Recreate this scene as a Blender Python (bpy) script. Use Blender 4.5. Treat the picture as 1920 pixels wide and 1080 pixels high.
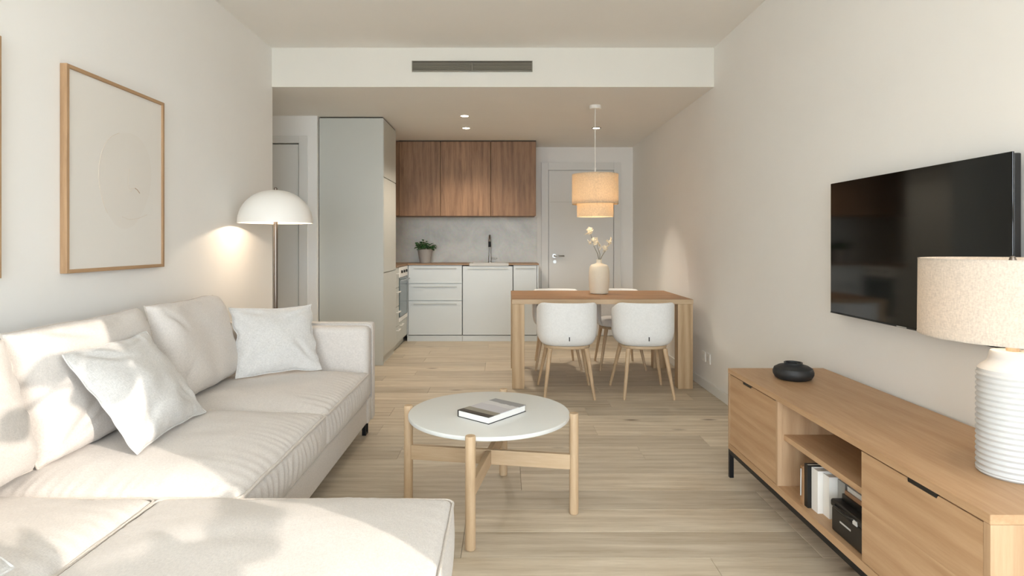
import bpy, bmesh, math, random
from mathutils import Vector, Matrix, noise, Quaternion

# ------------------------------------------------------------------ scene, camera, light
scene = bpy.context.scene
for o in list(bpy.data.objects):
    bpy.data.objects.remove(o)
COL = scene.collection
R = math.radians

EYE = 1.20
cam_d = bpy.data.cameras.new('camera')
cam_d.sensor_width = 36.0
cam_d.lens = 36.0 * 1126.0 / 1920.0
cam_d.shift_x = (960 - 945) / 1920.0
cam_d.shift_y = (455 - 540) / 1920.0
cam_d.clip_start = 0.02
cam = bpy.data.objects.new('camera', cam_d)
COL.objects.link(cam)
cam.location = (0, 0, EYE)
cam.rotation_euler = (R(90), 0, 0)
scene.camera = cam

world = bpy.data.worlds.new('sky')
scene.world = world
world.use_nodes = True
bg = world.node_tree.nodes['Background']
bg.inputs['Color'].default_value = (0.815, 0.912, 1.0, 1)
bg.inputs['Strength'].default_value = 9.4

SUN_H = Vector((-0.841, 0.541, 0))          # horizontal travel of the sunlight
SUN_T = 0.355                               # drop per metre travelled
sun_d = bpy.data.lights.new('sun', 'SUN')
sun_d.energy = 2.7
sun_d.angle = R(0.4)
sun_d.color = (1.0, 0.89, 0.79)
sun = bpy.data.objects.new('sun', sun_d)
COL.objects.link(sun)
sun.rotation_euler = Vector((SUN_H.x, SUN_H.y, -SUN_T)).to_track_quat('-Z', 'Y').to_euler()
sun.location = (6, -6, 6)


def portal(loc, rot, sx, sy):
    d = bpy.data.lights.new('window_portal', 'AREA')
    d.shape = 'RECTANGLE'
    d.size, d.size_y = sx, sy
    d.cycles.is_portal = True
    o = bpy.data.objects.new('window_portal', d)
    o.location, o.rotation_euler = loc, rot
    COL.objects.link(o)


portal((-0.1, -3.24, 1.3), (R(90), 0, 0), 3.3, 2.6)          # towards +Y
portal((1.70, -0.28, 1.575), (R(90), 0, R(90)), 1.24, 1.55)       # towards -X

scene.view_settings.view_transform = 'Standard'
scene.view_settings.look = 'None'
scene.view_settings.gamma = 1.0
scene.view_settings.use_curve_mapping = False
scene.view_settings.exposure = 0.42
scene.cycles.max_bounces = 10
scene.cycles.diffuse_bounces = 7
scene.cycles.caustics_reflective = False
scene.cycles.caustics_refractive = False
scene.cycles.sample_clamp_indirect = 6.0


# ------------------------------------------------------------------ materials
def lin(h):
    h = h.lstrip('#')
    out = []
    for k in (0, 2, 4):
        c = int(h[k:k + 2], 16) / 255
        out.append(c / 12.92 if c <= 0.04045 else ((c + 0.055) / 1.055) ** 2.4)
    return (*out, 1)


class NT:
    def __init__(self, name):
        self.m = bpy.data.materials.new(name)
        self.m.use_nodes = True
        self.t = self.m.node_tree
        self.b = self.t.nodes['Principled BSDF']

    def n(self, kind, **kw):
        nd = self.t.nodes.new(kind)
        for k, v in kw.items():
            if hasattr(nd, k):
                setattr(nd, k, v)
            else:
                nd.inputs[k.replace('_', ' ')].default_value = v
        return nd

    def l(self, a, b):
        self.t.links.new(a, b)


def mix_col(N, fac, a, b, blend='MIX'):
    nd = N.n('ShaderNodeMix', data_type='RGBA', blend_type=blend)
    for sock, v in ((nd.inputs[0], fac), (nd.inputs[6], a), (nd.inputs[7], b)):
        if hasattr(v, 'links'):
            N.l(v, sock)
        else:
            sock.default_value = v
    return nd.outputs[2]


def plain(name, hexc, rough=0.5, metal=0.0, var=0.0, bump=0.0, scale=40, spec=0.5, sheen=0.0):
    N = NT(name)
    c = lin(hexc)
    N.b.inputs['Base Color'].default_value = c
    N.b.inputs['Roughness'].default_value = rough
    N.b.inputs['Metallic'].default_value = metal
    N.b.inputs['Specular IOR Level'].default_value = spec
    if sheen:
        N.b.inputs['Sheen Weight'].default_value = sheen
    if var or bump:
        tc = N.n('ShaderNodeTexCoord')
        nz = N.n('ShaderNodeTexNoise', Scale=scale, Detail=4.0)
        N.l(tc.outputs['Object'], nz.inputs['Vector'])
        if var:
            d = tuple(x * (1 - var) for x in c[:3]) + (1,)
            u = tuple(min(1, x * (1 + var)) for x in c[:3]) + (1,)
            N.l(mix_col(N, nz.outputs['Fac'], d, u), N.b.inputs['Base Color'])
        if bump:
            bp = N.n('ShaderNodeBump', Strength=bump, Distance=0.004)
            N.l(nz.outputs['Fac'], bp.inputs['Height'])
            N.l(bp.outputs['Normal'], N.b.inputs['Normal'])
    return N.m


def plaster(name, hexc):
    """matt wall paint: faint cloudy mottling and a fine roller texture"""
    N = NT(name)
    c = lin(hexc)
    tc = N.n('ShaderNodeTexCoord')
    big = N.n('ShaderNodeTexNoise', Scale=1.6, Detail=5.0, Roughness=0.6)
    fine = N.n('ShaderNodeTexNoise', Scale=130.0, Detail=3.0)
    N.l(tc.outputs['Object'], big.inputs['Vector'])
    N.l(tc.outputs['Object'], fine.inputs['Vector'])
    a = tuple(x * 0.965 for x in c[:3]) + (1,)
    b = tuple(min(1, x * 1.03) for x in c[:3]) + (1,)
    N.l(mix_col(N, big.outputs['Fac'], a, b), N.b.inputs['Base Color'])
    bp = N.n('ShaderNodeBump', Strength=0.06, Distance=0.002)
    N.l(fine.outputs['Fac'], bp.inputs['Height'])
    N.l(bp.outputs['Normal'], N.b.inputs['Normal'])
    N.b.inputs['Roughness'].default_value = 0.85
    N.b.inputs['Specular IOR Level'].default_value = 0.25
    return N.m


def wood(name, light, dark, axis='X', scale=1.0, rough=0.45, rnd=0.0, knots=False, cath=0.35, contrast=1.0, spec=0.4):
    """grain running along one local axis; every object gets its own cut of the log"""
    N = NT(name)
    tc = N.n('ShaderNodeTexCoord')
    info = N.n('ShaderNodeObjectInfo')
    off = N.n('ShaderNodeVectorMath', operation='SCALE')
    cmb = N.n('ShaderNodeCombineXYZ')
    for k in range(3):
        mm = N.n('ShaderNodeMath', operation='MULTIPLY')
        mm.inputs[1].default_value = (37.0, 53.0, 71.0)[k]
        N.l(info.outputs['Random'], mm.inputs[0])
        N.l(mm.outputs[0], cmb.inputs[k])
    add = N.n('ShaderNodeVectorMath', operation='ADD')
    N.l(tc.outputs['Object'], add.inputs[0])
    N.l(cmb.outputs[0], add.inputs[1])

    def mapped(along, across):
        mp = N.n('ShaderNodeMapping')
        v = [across * scale] * 3
        v['XYZ'.index(axis)] = along * scale
        mp.inputs['Scale'].default_value = v
        N.l(add.outputs[0], mp.inputs['Vector'])
        return mp.outputs['Vector']
    broad = N.n('ShaderNodeTexNoise', Scale=1.0, Detail=5.0, Roughness=0.6, Distortion=0.6)
    N.l(mapped(1.7, 13.0), broad.inputs['Vector'])
    fine = N.n('ShaderNodeTexNoise', Scale=1.0, Detail=6.0, Roughness=0.7)
    N.l(mapped(5.0, 80.0), fine.inputs['Vector'])
    ring = N.n('ShaderNodeTexWave', wave_type='RINGS', rings_direction='XYZ'[('XYZ'.index(axis) + 2) % 3], wave_profile='SIN',
               Scale=0.8, Distortion=4.0, Detail=3.0)
    ring.inputs['Detail Scale'].default_value = 1.2
    N.l(mapped(0.55, 6.0), ring.inputs['Vector'])
    s1 = N.n('ShaderNodeMath', operation='MULTIPLY')
    s1.inputs[1].default_value = cath
    N.l(ring.outputs['Fac'], s1.inputs[0])
    s2 = N.n('ShaderNodeMath', operation='MULTIPLY_ADD')
    s2.inputs[1].default_value = 1.0
    N.l(broad.outputs['Fac'], s2.inputs[0])
    N.l(s1.outputs[0], s2.inputs[2])
    s3 = N.n('ShaderNodeMath', operation='MULTIPLY_ADD')
    s3.inputs[1].default_value = 0.8
    N.l(fine.outputs['Fac'], s3.inputs[0])
    N.l(s2.outputs[0], s3.inputs[2])
    mr = N.n('ShaderNodeMapRange')
    mid = 0.90 + cath / 2
    mr.inputs['From Min'].default_value = mid - 0.42 / contrast
    mr.inputs['From Max'].default_value = mid + 0.42 / contrast
    N.l(s3.outputs[0], mr.inputs['Value'])
    col = mix_col(N, mr.outputs[0], lin(dark), lin(light))
    if knots:
        vo = N.n('ShaderNodeTexVoronoi', Scale=1.0)
        N.l(mapped(1.6, 4.2), vo.inputs['Vector'])
        kr = N.n('ShaderNodeMapRange')
        kr.inputs['From Min'].default_value = 0.03
        kr.inputs['From Max'].default_value = 0.11
        kr.inputs['To Min'].default_value = 0.75
        kr.inputs['To Max'].default_value = 0.0
        N.l(vo.outputs['Distance'], kr.inputs['Value'])
        col = mix_col(N, kr.outputs[0], col, lin('#5b4632'))
    if rnd:
        rr = N.n('ShaderNodeMapRange')
        rr.inputs['To Min'].default_value = 1 - rnd
        rr.inputs['To Max'].default_value = 1 + rnd
        N.l(info.outputs['Random'], rr.inputs['Value'])
        hs = N.n('ShaderNodeHueSaturation')
        N.l(col, hs.inputs['Color'])
        N.l(rr.outputs[0], hs.inputs['Value'])
        col = hs.outputs['Color']
    N.l(col, N.b.inputs['Base Color'])
    bp = N.n('ShaderNodeBump', Strength=0.12, Distance=0.002)
    N.l(fine.outputs['Fac'], bp.inputs['Height'])
    N.l(bp.outputs['Normal'], N.b.inputs['Normal'])
    N.b.inputs['Roughness'].default_value = rough
    N.b.inputs['Specular IOR Level'].default_value = spec
    return N.m


def fabric(name, hexc, weave=420.0, strength=0.25, var=0.06, translucent=0.0, glow=None):
    N = NT(name)
    c = lin(hexc)
    tc = N.n('ShaderNodeTexCoord')
    mp1 = N.n('ShaderNodeMapping')
    mp1.inputs['Scale'].default_value = (weave, weave * 0.25, weave)
    mp2 = N.n('ShaderNodeMapping')
    mp2.inputs['Scale'].default_value = (weave * 0.25, weave, weave * 0.3)
    n1 = N.n('ShaderNodeTexNoise', Scale=1.0, Detail=2.0)
    n2 = N.n('ShaderNodeTexNoise', Scale=1.0, Detail=2.0)
    for mp, nn in ((mp1, n1), (mp2, n2)):
        N.l(tc.outputs['Object'], mp.inputs['Vector'])
        N.l(mp.outputs['Vector'], nn.inputs['Vector'])
    ad = N.n('ShaderNodeMath', operation='ADD')
    N.l(n1.outputs['Fac'], ad.inputs[0])
    N.l(n2.outputs['Fac'], ad.inputs[1])
    mr = N.n('ShaderNodeMapRange')
    mr.inputs['From Min'].default_value = 0.7
    mr.inputs['From Max'].default_value = 1.3
    N.l(ad.outputs[0], mr.inputs['Value'])
    d = tuple(x * (1 - 2 * var) for x in c[:3]) + (1,)
    u = tuple(min(1, x * (1 + var)) for x in c[:3]) + (1,)
    col = mix_col(N, mr.outputs[0], d, u)
    N.l(col, N.b.inputs['Base Color'])
    N.b.inputs['Roughness'].default_value = 0.95
    N.b.inputs['Specular IOR Level'].default_value = 0.15
    N.b.inputs['Sheen Weight'].default_value = 0.15
    bp = N.n('ShaderNodeBump', Strength=strength, Distance=0.0015)
    N.l(ad.outputs[0], bp.inputs['Height'])
    N.l(bp.outputs['Normal'], N.b.inputs['Normal'])
    if translucent:
        tr = N.n('ShaderNodeBsdfTranslucent')
        N.l(col, tr.inputs['Color'])
        mx = N.n('ShaderNodeMixShader')
        mx.inputs[0].default_value = translucent
        N.l(N.b.outputs[0], mx.inputs[1])
        N.l(tr.outputs[0], mx.inputs[2])
        N.l(mx.outputs[0], N.t.nodes['Material Output'].inputs['Surface'])
    return N.m


def emit(name, hexc, strength):
    N = NT(name)
    N.b.inputs['Base Color'].default_value = lin(hexc)
    N.b.inputs['Emission Color'].default_value = lin(hexc)
    N.b.inputs['Emission Strength'].default_value = strength
    return N.m


def marble(name):
    N = NT(name)
    tc = N.n('ShaderNodeTexCoord')
    nz = N.n('ShaderNodeTexNoise', Scale=2.2, Detail=8.0, Roughness=0.62, Distortion=1.4)
    N.l(tc.outputs['Object'], nz.inputs['Vector'])
    rp = N.n('ShaderNodeValToRGB')
    e = rp.color_ramp.elements
    e[0].position, e[0].color = 0.30, lin('#b9b7b0')
    e[1].position, e[1].color = 0.62, lin('#d2cfc6')
    x = e.new(0.47)
    x.color = lin('#c9c7be')
    N.l(nz.outputs['Fac'], rp.inputs['Fac'])
    sp = N.n('ShaderNodeTexNoise', Scale=38.0, Detail=3.0)
    N.l(tc.outputs['Object'], sp.inputs['Vector'])
    col = mix_col(N, 0.25, rp.outputs['Color'], sp.outputs['Color'], 'SOFT_LIGHT')
    N.l(col, N.b.inputs['Base Color'])
    N.b.inputs['Roughness'].default_value = 0.35
    return N.m


def book_cover():
    """printed cover: dark band, olive band, pale snow field, grey ridge"""
    N = NT('printed_cover')
    tc = N.n('ShaderNodeTexCoord')
    sp = N.n('ShaderNodeSeparateXYZ')
    N.l(tc.outputs['Object'], sp.inputs[0])
    nz = N.n('ShaderNodeTexNoise', Scale=22.0, Detail=4.0)
    N.l(tc.outputs['Object'], nz.inputs['Vector'])
    ma = N.n('ShaderNodeMath', operation='MULTIPLY_ADD')
    ma.inputs[1].default_value = 1 / 0.255
    ma.inputs[2].default_value = 0.5
    N.l(sp.outputs['X'], ma.inputs[0])
    wob = N.n('ShaderNodeMath', operation='MULTIPLY_ADD')
    wob.inputs[1].default_value = 0.16
    wob.inputs[2].default_value = -0.08
    N.l(nz.outputs['Fac'], wob.inputs[0])
    gate = N.n('ShaderNodeMath', operation='GREATER_THAN')
    gate.inputs[1].default_value = 0.5
    N.l(ma.outputs[0], gate.inputs[0])
    gm = N.n('ShaderNodeMath', operation='MULTIPLY_ADD')
    N.l(wob.outputs[0], gm.inputs[0])
    N.l(gate.outputs[0], gm.inputs[1])
    N.l(ma.outputs[0], gm.inputs[2])
    rp = N.n('ShaderNodeValToRGB')
    rp.color_ramp.interpolation = 'CONSTANT'
    e = rp.color_ramp.elements
    e[0].position, e[0].color = 0.0, lin('#2c2a24')
    e[1].position, e[1].color = 0.13, lin('#8d897c')
    for p, c in ((0.30, '#c3c2c6'), (0.62, '#d2d2d2'), (0.80, '#8f9092')):
        x = e.new(p)
        x.color = lin(c)
    N.l(gm.outputs[0], rp.inputs['Fac'])
    N.l(rp.outputs['Color'], N.b.inputs['Base Color'])
    N.b.inputs['Roughness'].default_value = 0.35
    return N.m


M = {}
M['wall'] = plaster('wall_paint', '#eceae6')
M['ceil'] = plaster('ceiling_paint', '#f0eeea')
M['beam'] = plaster('beam_paint', '#e2dfd7')
M['floor'] = wood('floor_oak', '#dbd0bd', '#a6957c', 'X', 1.0, 0.5, rnd=0.13, knots=True, cath=0.15, contrast=1.0)
M['joint'] = plain('floor_joint', '#6d5c47', 0.9)
M['white_trim'] = plain('white_trim', '#e4e3df', 0.5)
M['door'] = plain('door_lacquer', '#dddcd8', 0.45)
M['sofa'] = fabric('sofa_linen', '#d1cbc5', 420, 0.3)
M['sofa_pipe'] = fabric('sofa_piping', '#cbc3ba', 420, 0.2)
M['pillow'] = fabric('pillow_linen', '#d1cfcc', 330, 0.4, 0.07)
M['dark_metal'] = plain('blackened_metal', '#2b2b2c', 0.45, 0.8)
M['bronze'] = plain('brushed_bronze', '#7d736a', 0.35, 0.9)
M['chrome'] = plain('brushed_steel', '#a9a8a4', 0.3, 1.0)
M['oak'] = wood('console_oak', '#c9a783', '#a98561', 'Y', 1.0, 0.5, cath=0.28)
M['oak_v'] = wood('console_oak_upright', '#c9aa88', '#a68564', 'Z', 1.0, 0.5, cath=0.28)
M['oak_x'] = wood('console_oak_cross', '#cbac8b', '#aa8a69', 'X', 1.2, 0.5, cath=0.4)
M['table_oak'] = wood('table_oak', '#ad8761', '#7f5c3c', 'X', 1.0, 0.5, cath=0.28)
M['table_oak_v'] = wood('table_oak_leg', '#cbb18f', '#a88c69', 'Z', 1.0, 0.55, cath=0.45, knots=True)
M['light_oak'] = wood('light_oak', '#cdb393', '#b19573', 'Z', 2.0, 0.5, cath=0.2)
M['light_oak_x'] = wood('light_oak_bar', '#cdb596', '#b39877', 'X', 2.0, 0.5, cath=0.2)
M['walnut'] = wood('cabinet_veneer', '#a57f5e', '#6f5038', 'Z', 1.0, 0.5, rnd=0.05, cath=0.15, contrast=1.3)
M['cab'] = plain('grey_lacquer', '#c3c4bd', 0.42)
M['cab_w'] = plain('white_lacquer', '#d0d5d5', 0.42)
M['gap'] = plain('shadow_gap', '#3f3a34', 0.9)
M['worktop'] = wood('worktop_wood', '#a58563', '#7c6045', 'X', 1.0, 0.45)
M['marble'] = marble('splashback_stone')
M['sink'] = plain('pale_stone', '#c4c3be', 0.5)
M['white_gloss'] = plain('white_enamel', '#efece6', 0.35)
M['ceramic'] = plain('white_ceramic', '#c6c7c7', 0.55, var=0.02, bump=0.1, scale=60)
M['cream'] = plain('cream_stoneware', '#dfd5c2', 0.6, var=0.04, bump=0.15, scale=90)
M['tv'] = plain('screen_glass', '#0c0b0a', 0.07, spec=0.6)
M['tv_edge'] = plain('tv_case', '#16171a', 0.35)
M['black_pot'] = plain('black_stoneware', '#202122', 0.55, var=0.1, bump=0.2, scale=60)
M['shade'] = fabric('linen_shade', '#e0d6ca', 300, 0.25, 0.08, translucent=0.35)
M['shade_warm'] = fabric('woven_shade', '#eadcc4', 260, 0.25, 0.09, translucent=0.45)
M['chair'] = fabric('boucle_cloth', '#e9e9e7', 200, 0.3, 0.03)
M['table_white'] = plain('white_laminate', '#d9dad6', 0.38)
M['paper'] = plain('paper', '#e6e4e0', 0.8)
M['cover'] = book_cover()
M['black'] = plain('black_plastic', '#141312', 0.4)
M['grey_book'] = plain('grey_cloth', '#9a9a98', 0.7)
M['brown_book'] = plain('brown_cloth', '#9c7651', 0.7)
M['silver'] = plain('silver_print', '#c9c8c5', 0.4)
M['copper'] = plain('copper_print', '#8d6a4f', 0.4)
M['art'] = plain('art_paper', '#e3dfd8', 0.14, spec=0.5)
M['art_tint'] = plain('art_wash', '#e1dcd4', 0.14)
M['art_line'] = plain('art_line', '#cdbfae', 0.6)
M['art_mark'] = plain('art_mark', '#a58c78', 0.6)
M['frame'] = wood('frame_oak', '#bb9a76', '#977554', 'Z', 2.0, 0.5, cath=0.2)
M['frame_y'] = wood('frame_oak_cross', '#bb9a76', '#977554', 'Y', 2.0, 0.5, cath=0.2)
M['bulb'] = emit('lamp_bulb', '#ffdcae', 12.0)
M['spot'] = emit('downlight_lens', '#fff0d6', 14.0)
M['off'] = plain('dark_reflector', '#4a443c', 0.35)
M['oven_glass'] = plain('oven_glass', '#5d6a6b', 0.15, spec=0.7)
M['pot_grey'] = plain('grey_clay', '#a19c96', 0.8, var=0.06, bump=0.2)
M['soil'] = plain('soil', '#3a2c20', 1.0, var=0.2, bump=0.5)
M['leaf'] = plain('herb_leaf', '#2f5a2a', 0.5, var=0.35, scale=30)
M['leaf_d'] = plain('dark_leaf', '#24402a', 0.4, var=0.2, scale=8)
M['stem'] = plain('twig', '#6d6548', 0.8)
M['petal'] = plain('petal', '#ece3cd', 0.7)
M['petal_eye'] = plain('petal_eye', '#b9a566', 0.7)
M['vent'] = plain('vent_metal', '#8d887c', 0.5)
M['vent_dark'] = plain('vent_dark', '#3c3833', 0.9)
M['bounce'] = plain('bounce_stone', '#b9b6b0', 0.8, var=0.1, scale=6)  # for the unseen ground added as a sunlight reflector

# ------------------------------------------------------------------ builders
LOC = {}


def tag(o, label=None, cat=None, group=None, kind=None):
    if label:
        o['label'] = label
    if cat:
        o['category'] = cat
    if group:
        o['group'] = group
    if kind:
        o['kind'] = kind
    return o


def thing(name, label, cat, loc=(0, 0, 0), rotz=0.0, group=None):
    o = bpy.data.objects.new(name, None)
    o.empty_display_size = 0.05
    COL.objects.link(o)
    o.location = loc
    o.rotation_euler = (0, 0, rotz)
    LOC[o.name] = Vector(loc)
    return tag(o, label, cat, group)


def link(name, me, mat, parent=None, smooth=False):
    o = bpy.data.objects.new(name, me)
    COL.objects.link(o)
    if parent is not None:
        o.parent = parent
    LOC[o.name] = LOC.get(parent.name, Vector((0, 0, 0))) if parent is not None else Vector((0, 0, 0))
    if mat is not None and not me.materials:
        me.materials.append(mat)
    if smooth:
        for p in me.polygons:
            p.use_smooth = True
    return o


def from_bm(name, bm, mat, parent=None, smooth=False, world=True):
    if parent is not None and world:
        bmesh.ops.translate(bm, verts=bm.verts, vec=-LOC[parent.name])
    bmesh.ops.recalc_face_normals(bm, faces=bm.faces)
    me = bpy.data.meshes.new(name)
    bm.to_mesh(me)
    bm.free()
    o = link(name, me, mat, parent, smooth)
    return o


def add_box(bm, x0, x1, y0, y1, z0, z1, bev=0.0, seg=2):
    g = bmesh.ops.create_cube(bm, size=1.0)
    vs = g['verts']
    bmesh.ops.scale(bm, vec=(x1 - x0, y1 - y0, z1 - z0), verts=vs)
    bmesh.ops.translate(bm, vec=((x0 + x1) / 2, (y0 + y1) / 2, (z0 + z1) / 2), verts=vs)
    if bev:
        es = list({e for v in vs for e in v.link_edges})
        bmesh.ops.bevel(bm, geom=es, offset=bev, segments=seg, profile=0.5, affect='EDGES')


def box(name, x0, x1, y0, y1, z0, z1, mat, parent=None, bev=0.0, seg=2, world=True):
    bm = bmesh.new()
    add_box(bm, x0, x1, y0, y1, z0, z1, bev, seg)
    return from_bm(name, bm, mat, parent, world=world)


def boxes(name, lst, mat, parent=None, bev=0.0, world=True):
    bm = bmesh.new()
    for b in lst:
        add_box(bm, *b, bev=bev)
    return from_bm(name, bm, mat, parent, world=world)


def add_lathe(bm, prof, cx=0, cy=0, n=48, cap=True):
    rings = []
    for r, z in prof:
        rings.append([bm.verts.new((cx + r * math.cos(2 * math.pi * k / n), cy + r * math.sin(2 * math.pi * k / n), z)) for k in range(n)])
    for a, b in zip(rings[:-1], rings[1:]):
        for k in range(n):
            bm.faces.new((a[k], a[(k + 1) % n], b[(k + 1) % n], b[k]))
    if cap:
        bm.faces.new(rings[0])
        bm.faces.new(rings[-1])


def lathe(name, prof, cx, cy, mat, parent=None, n=48, cap=True, world=True, smooth=True):
    bm = bmesh.new()
    add_lathe(bm, prof, cx, cy, n, cap)
    o = from_bm(name, bm, mat, parent, smooth=smooth, world=world)
    if smooth:
        auto(o)
    return o


def auto(o, ang=35):
    """smooth shading with hard edges kept"""
    me = o.data
    bm = bmesh.new()
    bm.from_mesh(me)
    for e in bm.edges:
        if len(e.link_faces) == 2:
            e.smooth = e.calc_face_angle(0) < R(ang)
    for f in bm.faces:
        f.smooth = True
    bm.to_mesh(me)
    bm.free()


def add_tube(bm, pts, rad, n=8, closed=False):
    pts = [Vector(p) for p in pts]
    m = len(pts)
    rad = rad if isinstance(rad, (list, tuple)) else [rad] * m
    rings = []
    up = None
    for i, p in enumerate(pts):
        if closed:
            t = pts[(i + 1) % m] - pts[i - 1]
        else:
            t = pts[min(i + 1, m - 1)] - pts[max(i - 1, 0)]
        t.normalize()
        if up is None:
            up = Vector((0, 0, 1)) if abs(t.z) < 0.9 else Vector((1, 0, 0))
        u = (up - t * up.dot(t))
        if u.length < 1e-5:
            u = t.orthogonal()
        u.normalize()
        up = u
        v = t.cross(u)
        rings.append([bm.verts.new(p + (u * math.cos(2 * math.pi * k / n) + v * math.sin(2 * math.pi * k / n)) * rad[i]) for k in range(n)])
    pairs = list(zip(rings[:-1], rings[1:]))
    if closed:
        pairs.append((rings[-1], rings[0]))
    for a, b in pairs:
        for k in range(n):
            bm.faces.new((a[k], a[(k + 1) % n], b[(k + 1) % n], b[k]))
    if not closed:
        bm.faces.new(rings[0])
        bm.faces.new(rings[-1])


def tube(name, pts, rad, mat, parent=None, n=8, closed=False, world=True):
    bm = bmesh.new()
    add_tube(bm, pts, rad, n, closed)
    o = from_bm(name, bm, mat, parent, smooth=True, world=world)
    auto(o, 50)
    return o


def fbm(x, y, z, o=3):
    v, a = 0, 1
    for k in range(o):
        v += a * noise.noise((x, y, z))
        x, y, z, a = x * 2.03, y * 2.03, z * 2.03, a * 0.5
    return v


def seat_cushion(name, x0, x1, y0, y1, z0, z1, crown, mat, parent, seed, n=92, r=0.028, pucker=0.0042, cp=5, pipe=0.0062):
    """box cushion: welt round the top edge, crowned top, puckers gathering at the welt"""
    hx, hy, hz = (x1 - x0) / 2, (y1 - y0) / 2, (z1 - z0) / 2
    c = Vector(((x0 + x1) / 2, (y0 + y1) / 2, (z0 + z1) / 2))
    bm = bmesh.new()
    bmesh.ops.create_cube(bm, size=2.0)
    bmesh.ops.subdivide_edges(bm, edges=bm.edges[:], cuts=n, use_grid_fill=True)
    for v in bm.verts:
        u, w, t = v.co
        p = Vector((u * hx, w * hy, t * hz))
        q = Vector((max(-hx + r, min(hx - r, p.x)), max(-hy + r, min(hy - r, p.y)), max(-hz + r, min(hz - r, p.z))))
        d = p - q
        if d.length > 1e-6:
            p = q + d.normalized() * min(r, d.length)
        ex, ey = 1 - abs(p.x) / hx, 1 - abs(p.y) / hy
        if t > 0:
            k = max(0, t) ** 2
            g = (1 - (1 - ex) ** cp) * (1 - (1 - ey) ** cp)
            p.z += crown * k * g
            edge_x, edge_y = math.exp(-ex * hx / 0.085), math.exp(-ey * hy / 0.05)
            s = seed * 7.3
            p.z += k * pucker * 1.3 * (edge_x * (0.25 + 1.1 * abs(noise.noise((p.y * 4.5, s, 2.2)))) * math.sin(p.y * 125 + p.x * 14 + 7 * noise.noise((p.y * 7, s, 0))) + 0.5 * edge_y * math.sin(p.x * 150 + 5 * noise.noise((p.x * 9, s, 4))))
            p.z += k * 0.010 * fbm(p.x * 3.1 + s, p.y * 3.1, s, 3) * (ex * 2 if ex < .5 else 1)
        # bulging sides with vertical folds
        side = 1 - t * t
        if abs(u) > 0.97:
            p.x += math.copysign(1, u) * (0.016 * side * (1 - w ** 4) + side * pucker * 0.9 * math.sin(p.y * 130 + 6 * noise.noise((p.y * 8, p.z * 5, seed))))
        if abs(w) > 0.97:
            p.y += math.copysign(1, w) * 0.004 * side * (1 - u ** 4)
        v.co = p + c
    o = from_bm(name, bm, mat, parent, smooth=True)
    # welt
    rr = 0.03
    pts = []
    for cx, cy, a0 in ((hx - rr, hy - rr, 0), (-hx + rr, hy - rr, 90), (-hx + rr, -hy + rr, 180), (hx - rr, -hy + rr, 270)):
        for k in range(7):
            a = R(a0 + 15 * k)
            pts.append((c.x + cx + rr * math.cos(a), c.y + cy + rr * math.sin(a), c.z + hz - 0.006))
    fine = []
    for a, b in zip(pts, pts[1:] + pts[:1]):
        a, b = Vector(a), Vector(b)
        m = max(1, int((b - a).length / 0.04))
        for k in range(m):
            q = a.lerp(b, k / m)
            q.z += 0.003 * noise.noise((q.x * 9, q.y * 9, seed))
            fine.append(q)
    tube('piping', fine, pipe, M['sofa_pipe'], o, 6, closed=True)
    return o


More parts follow.
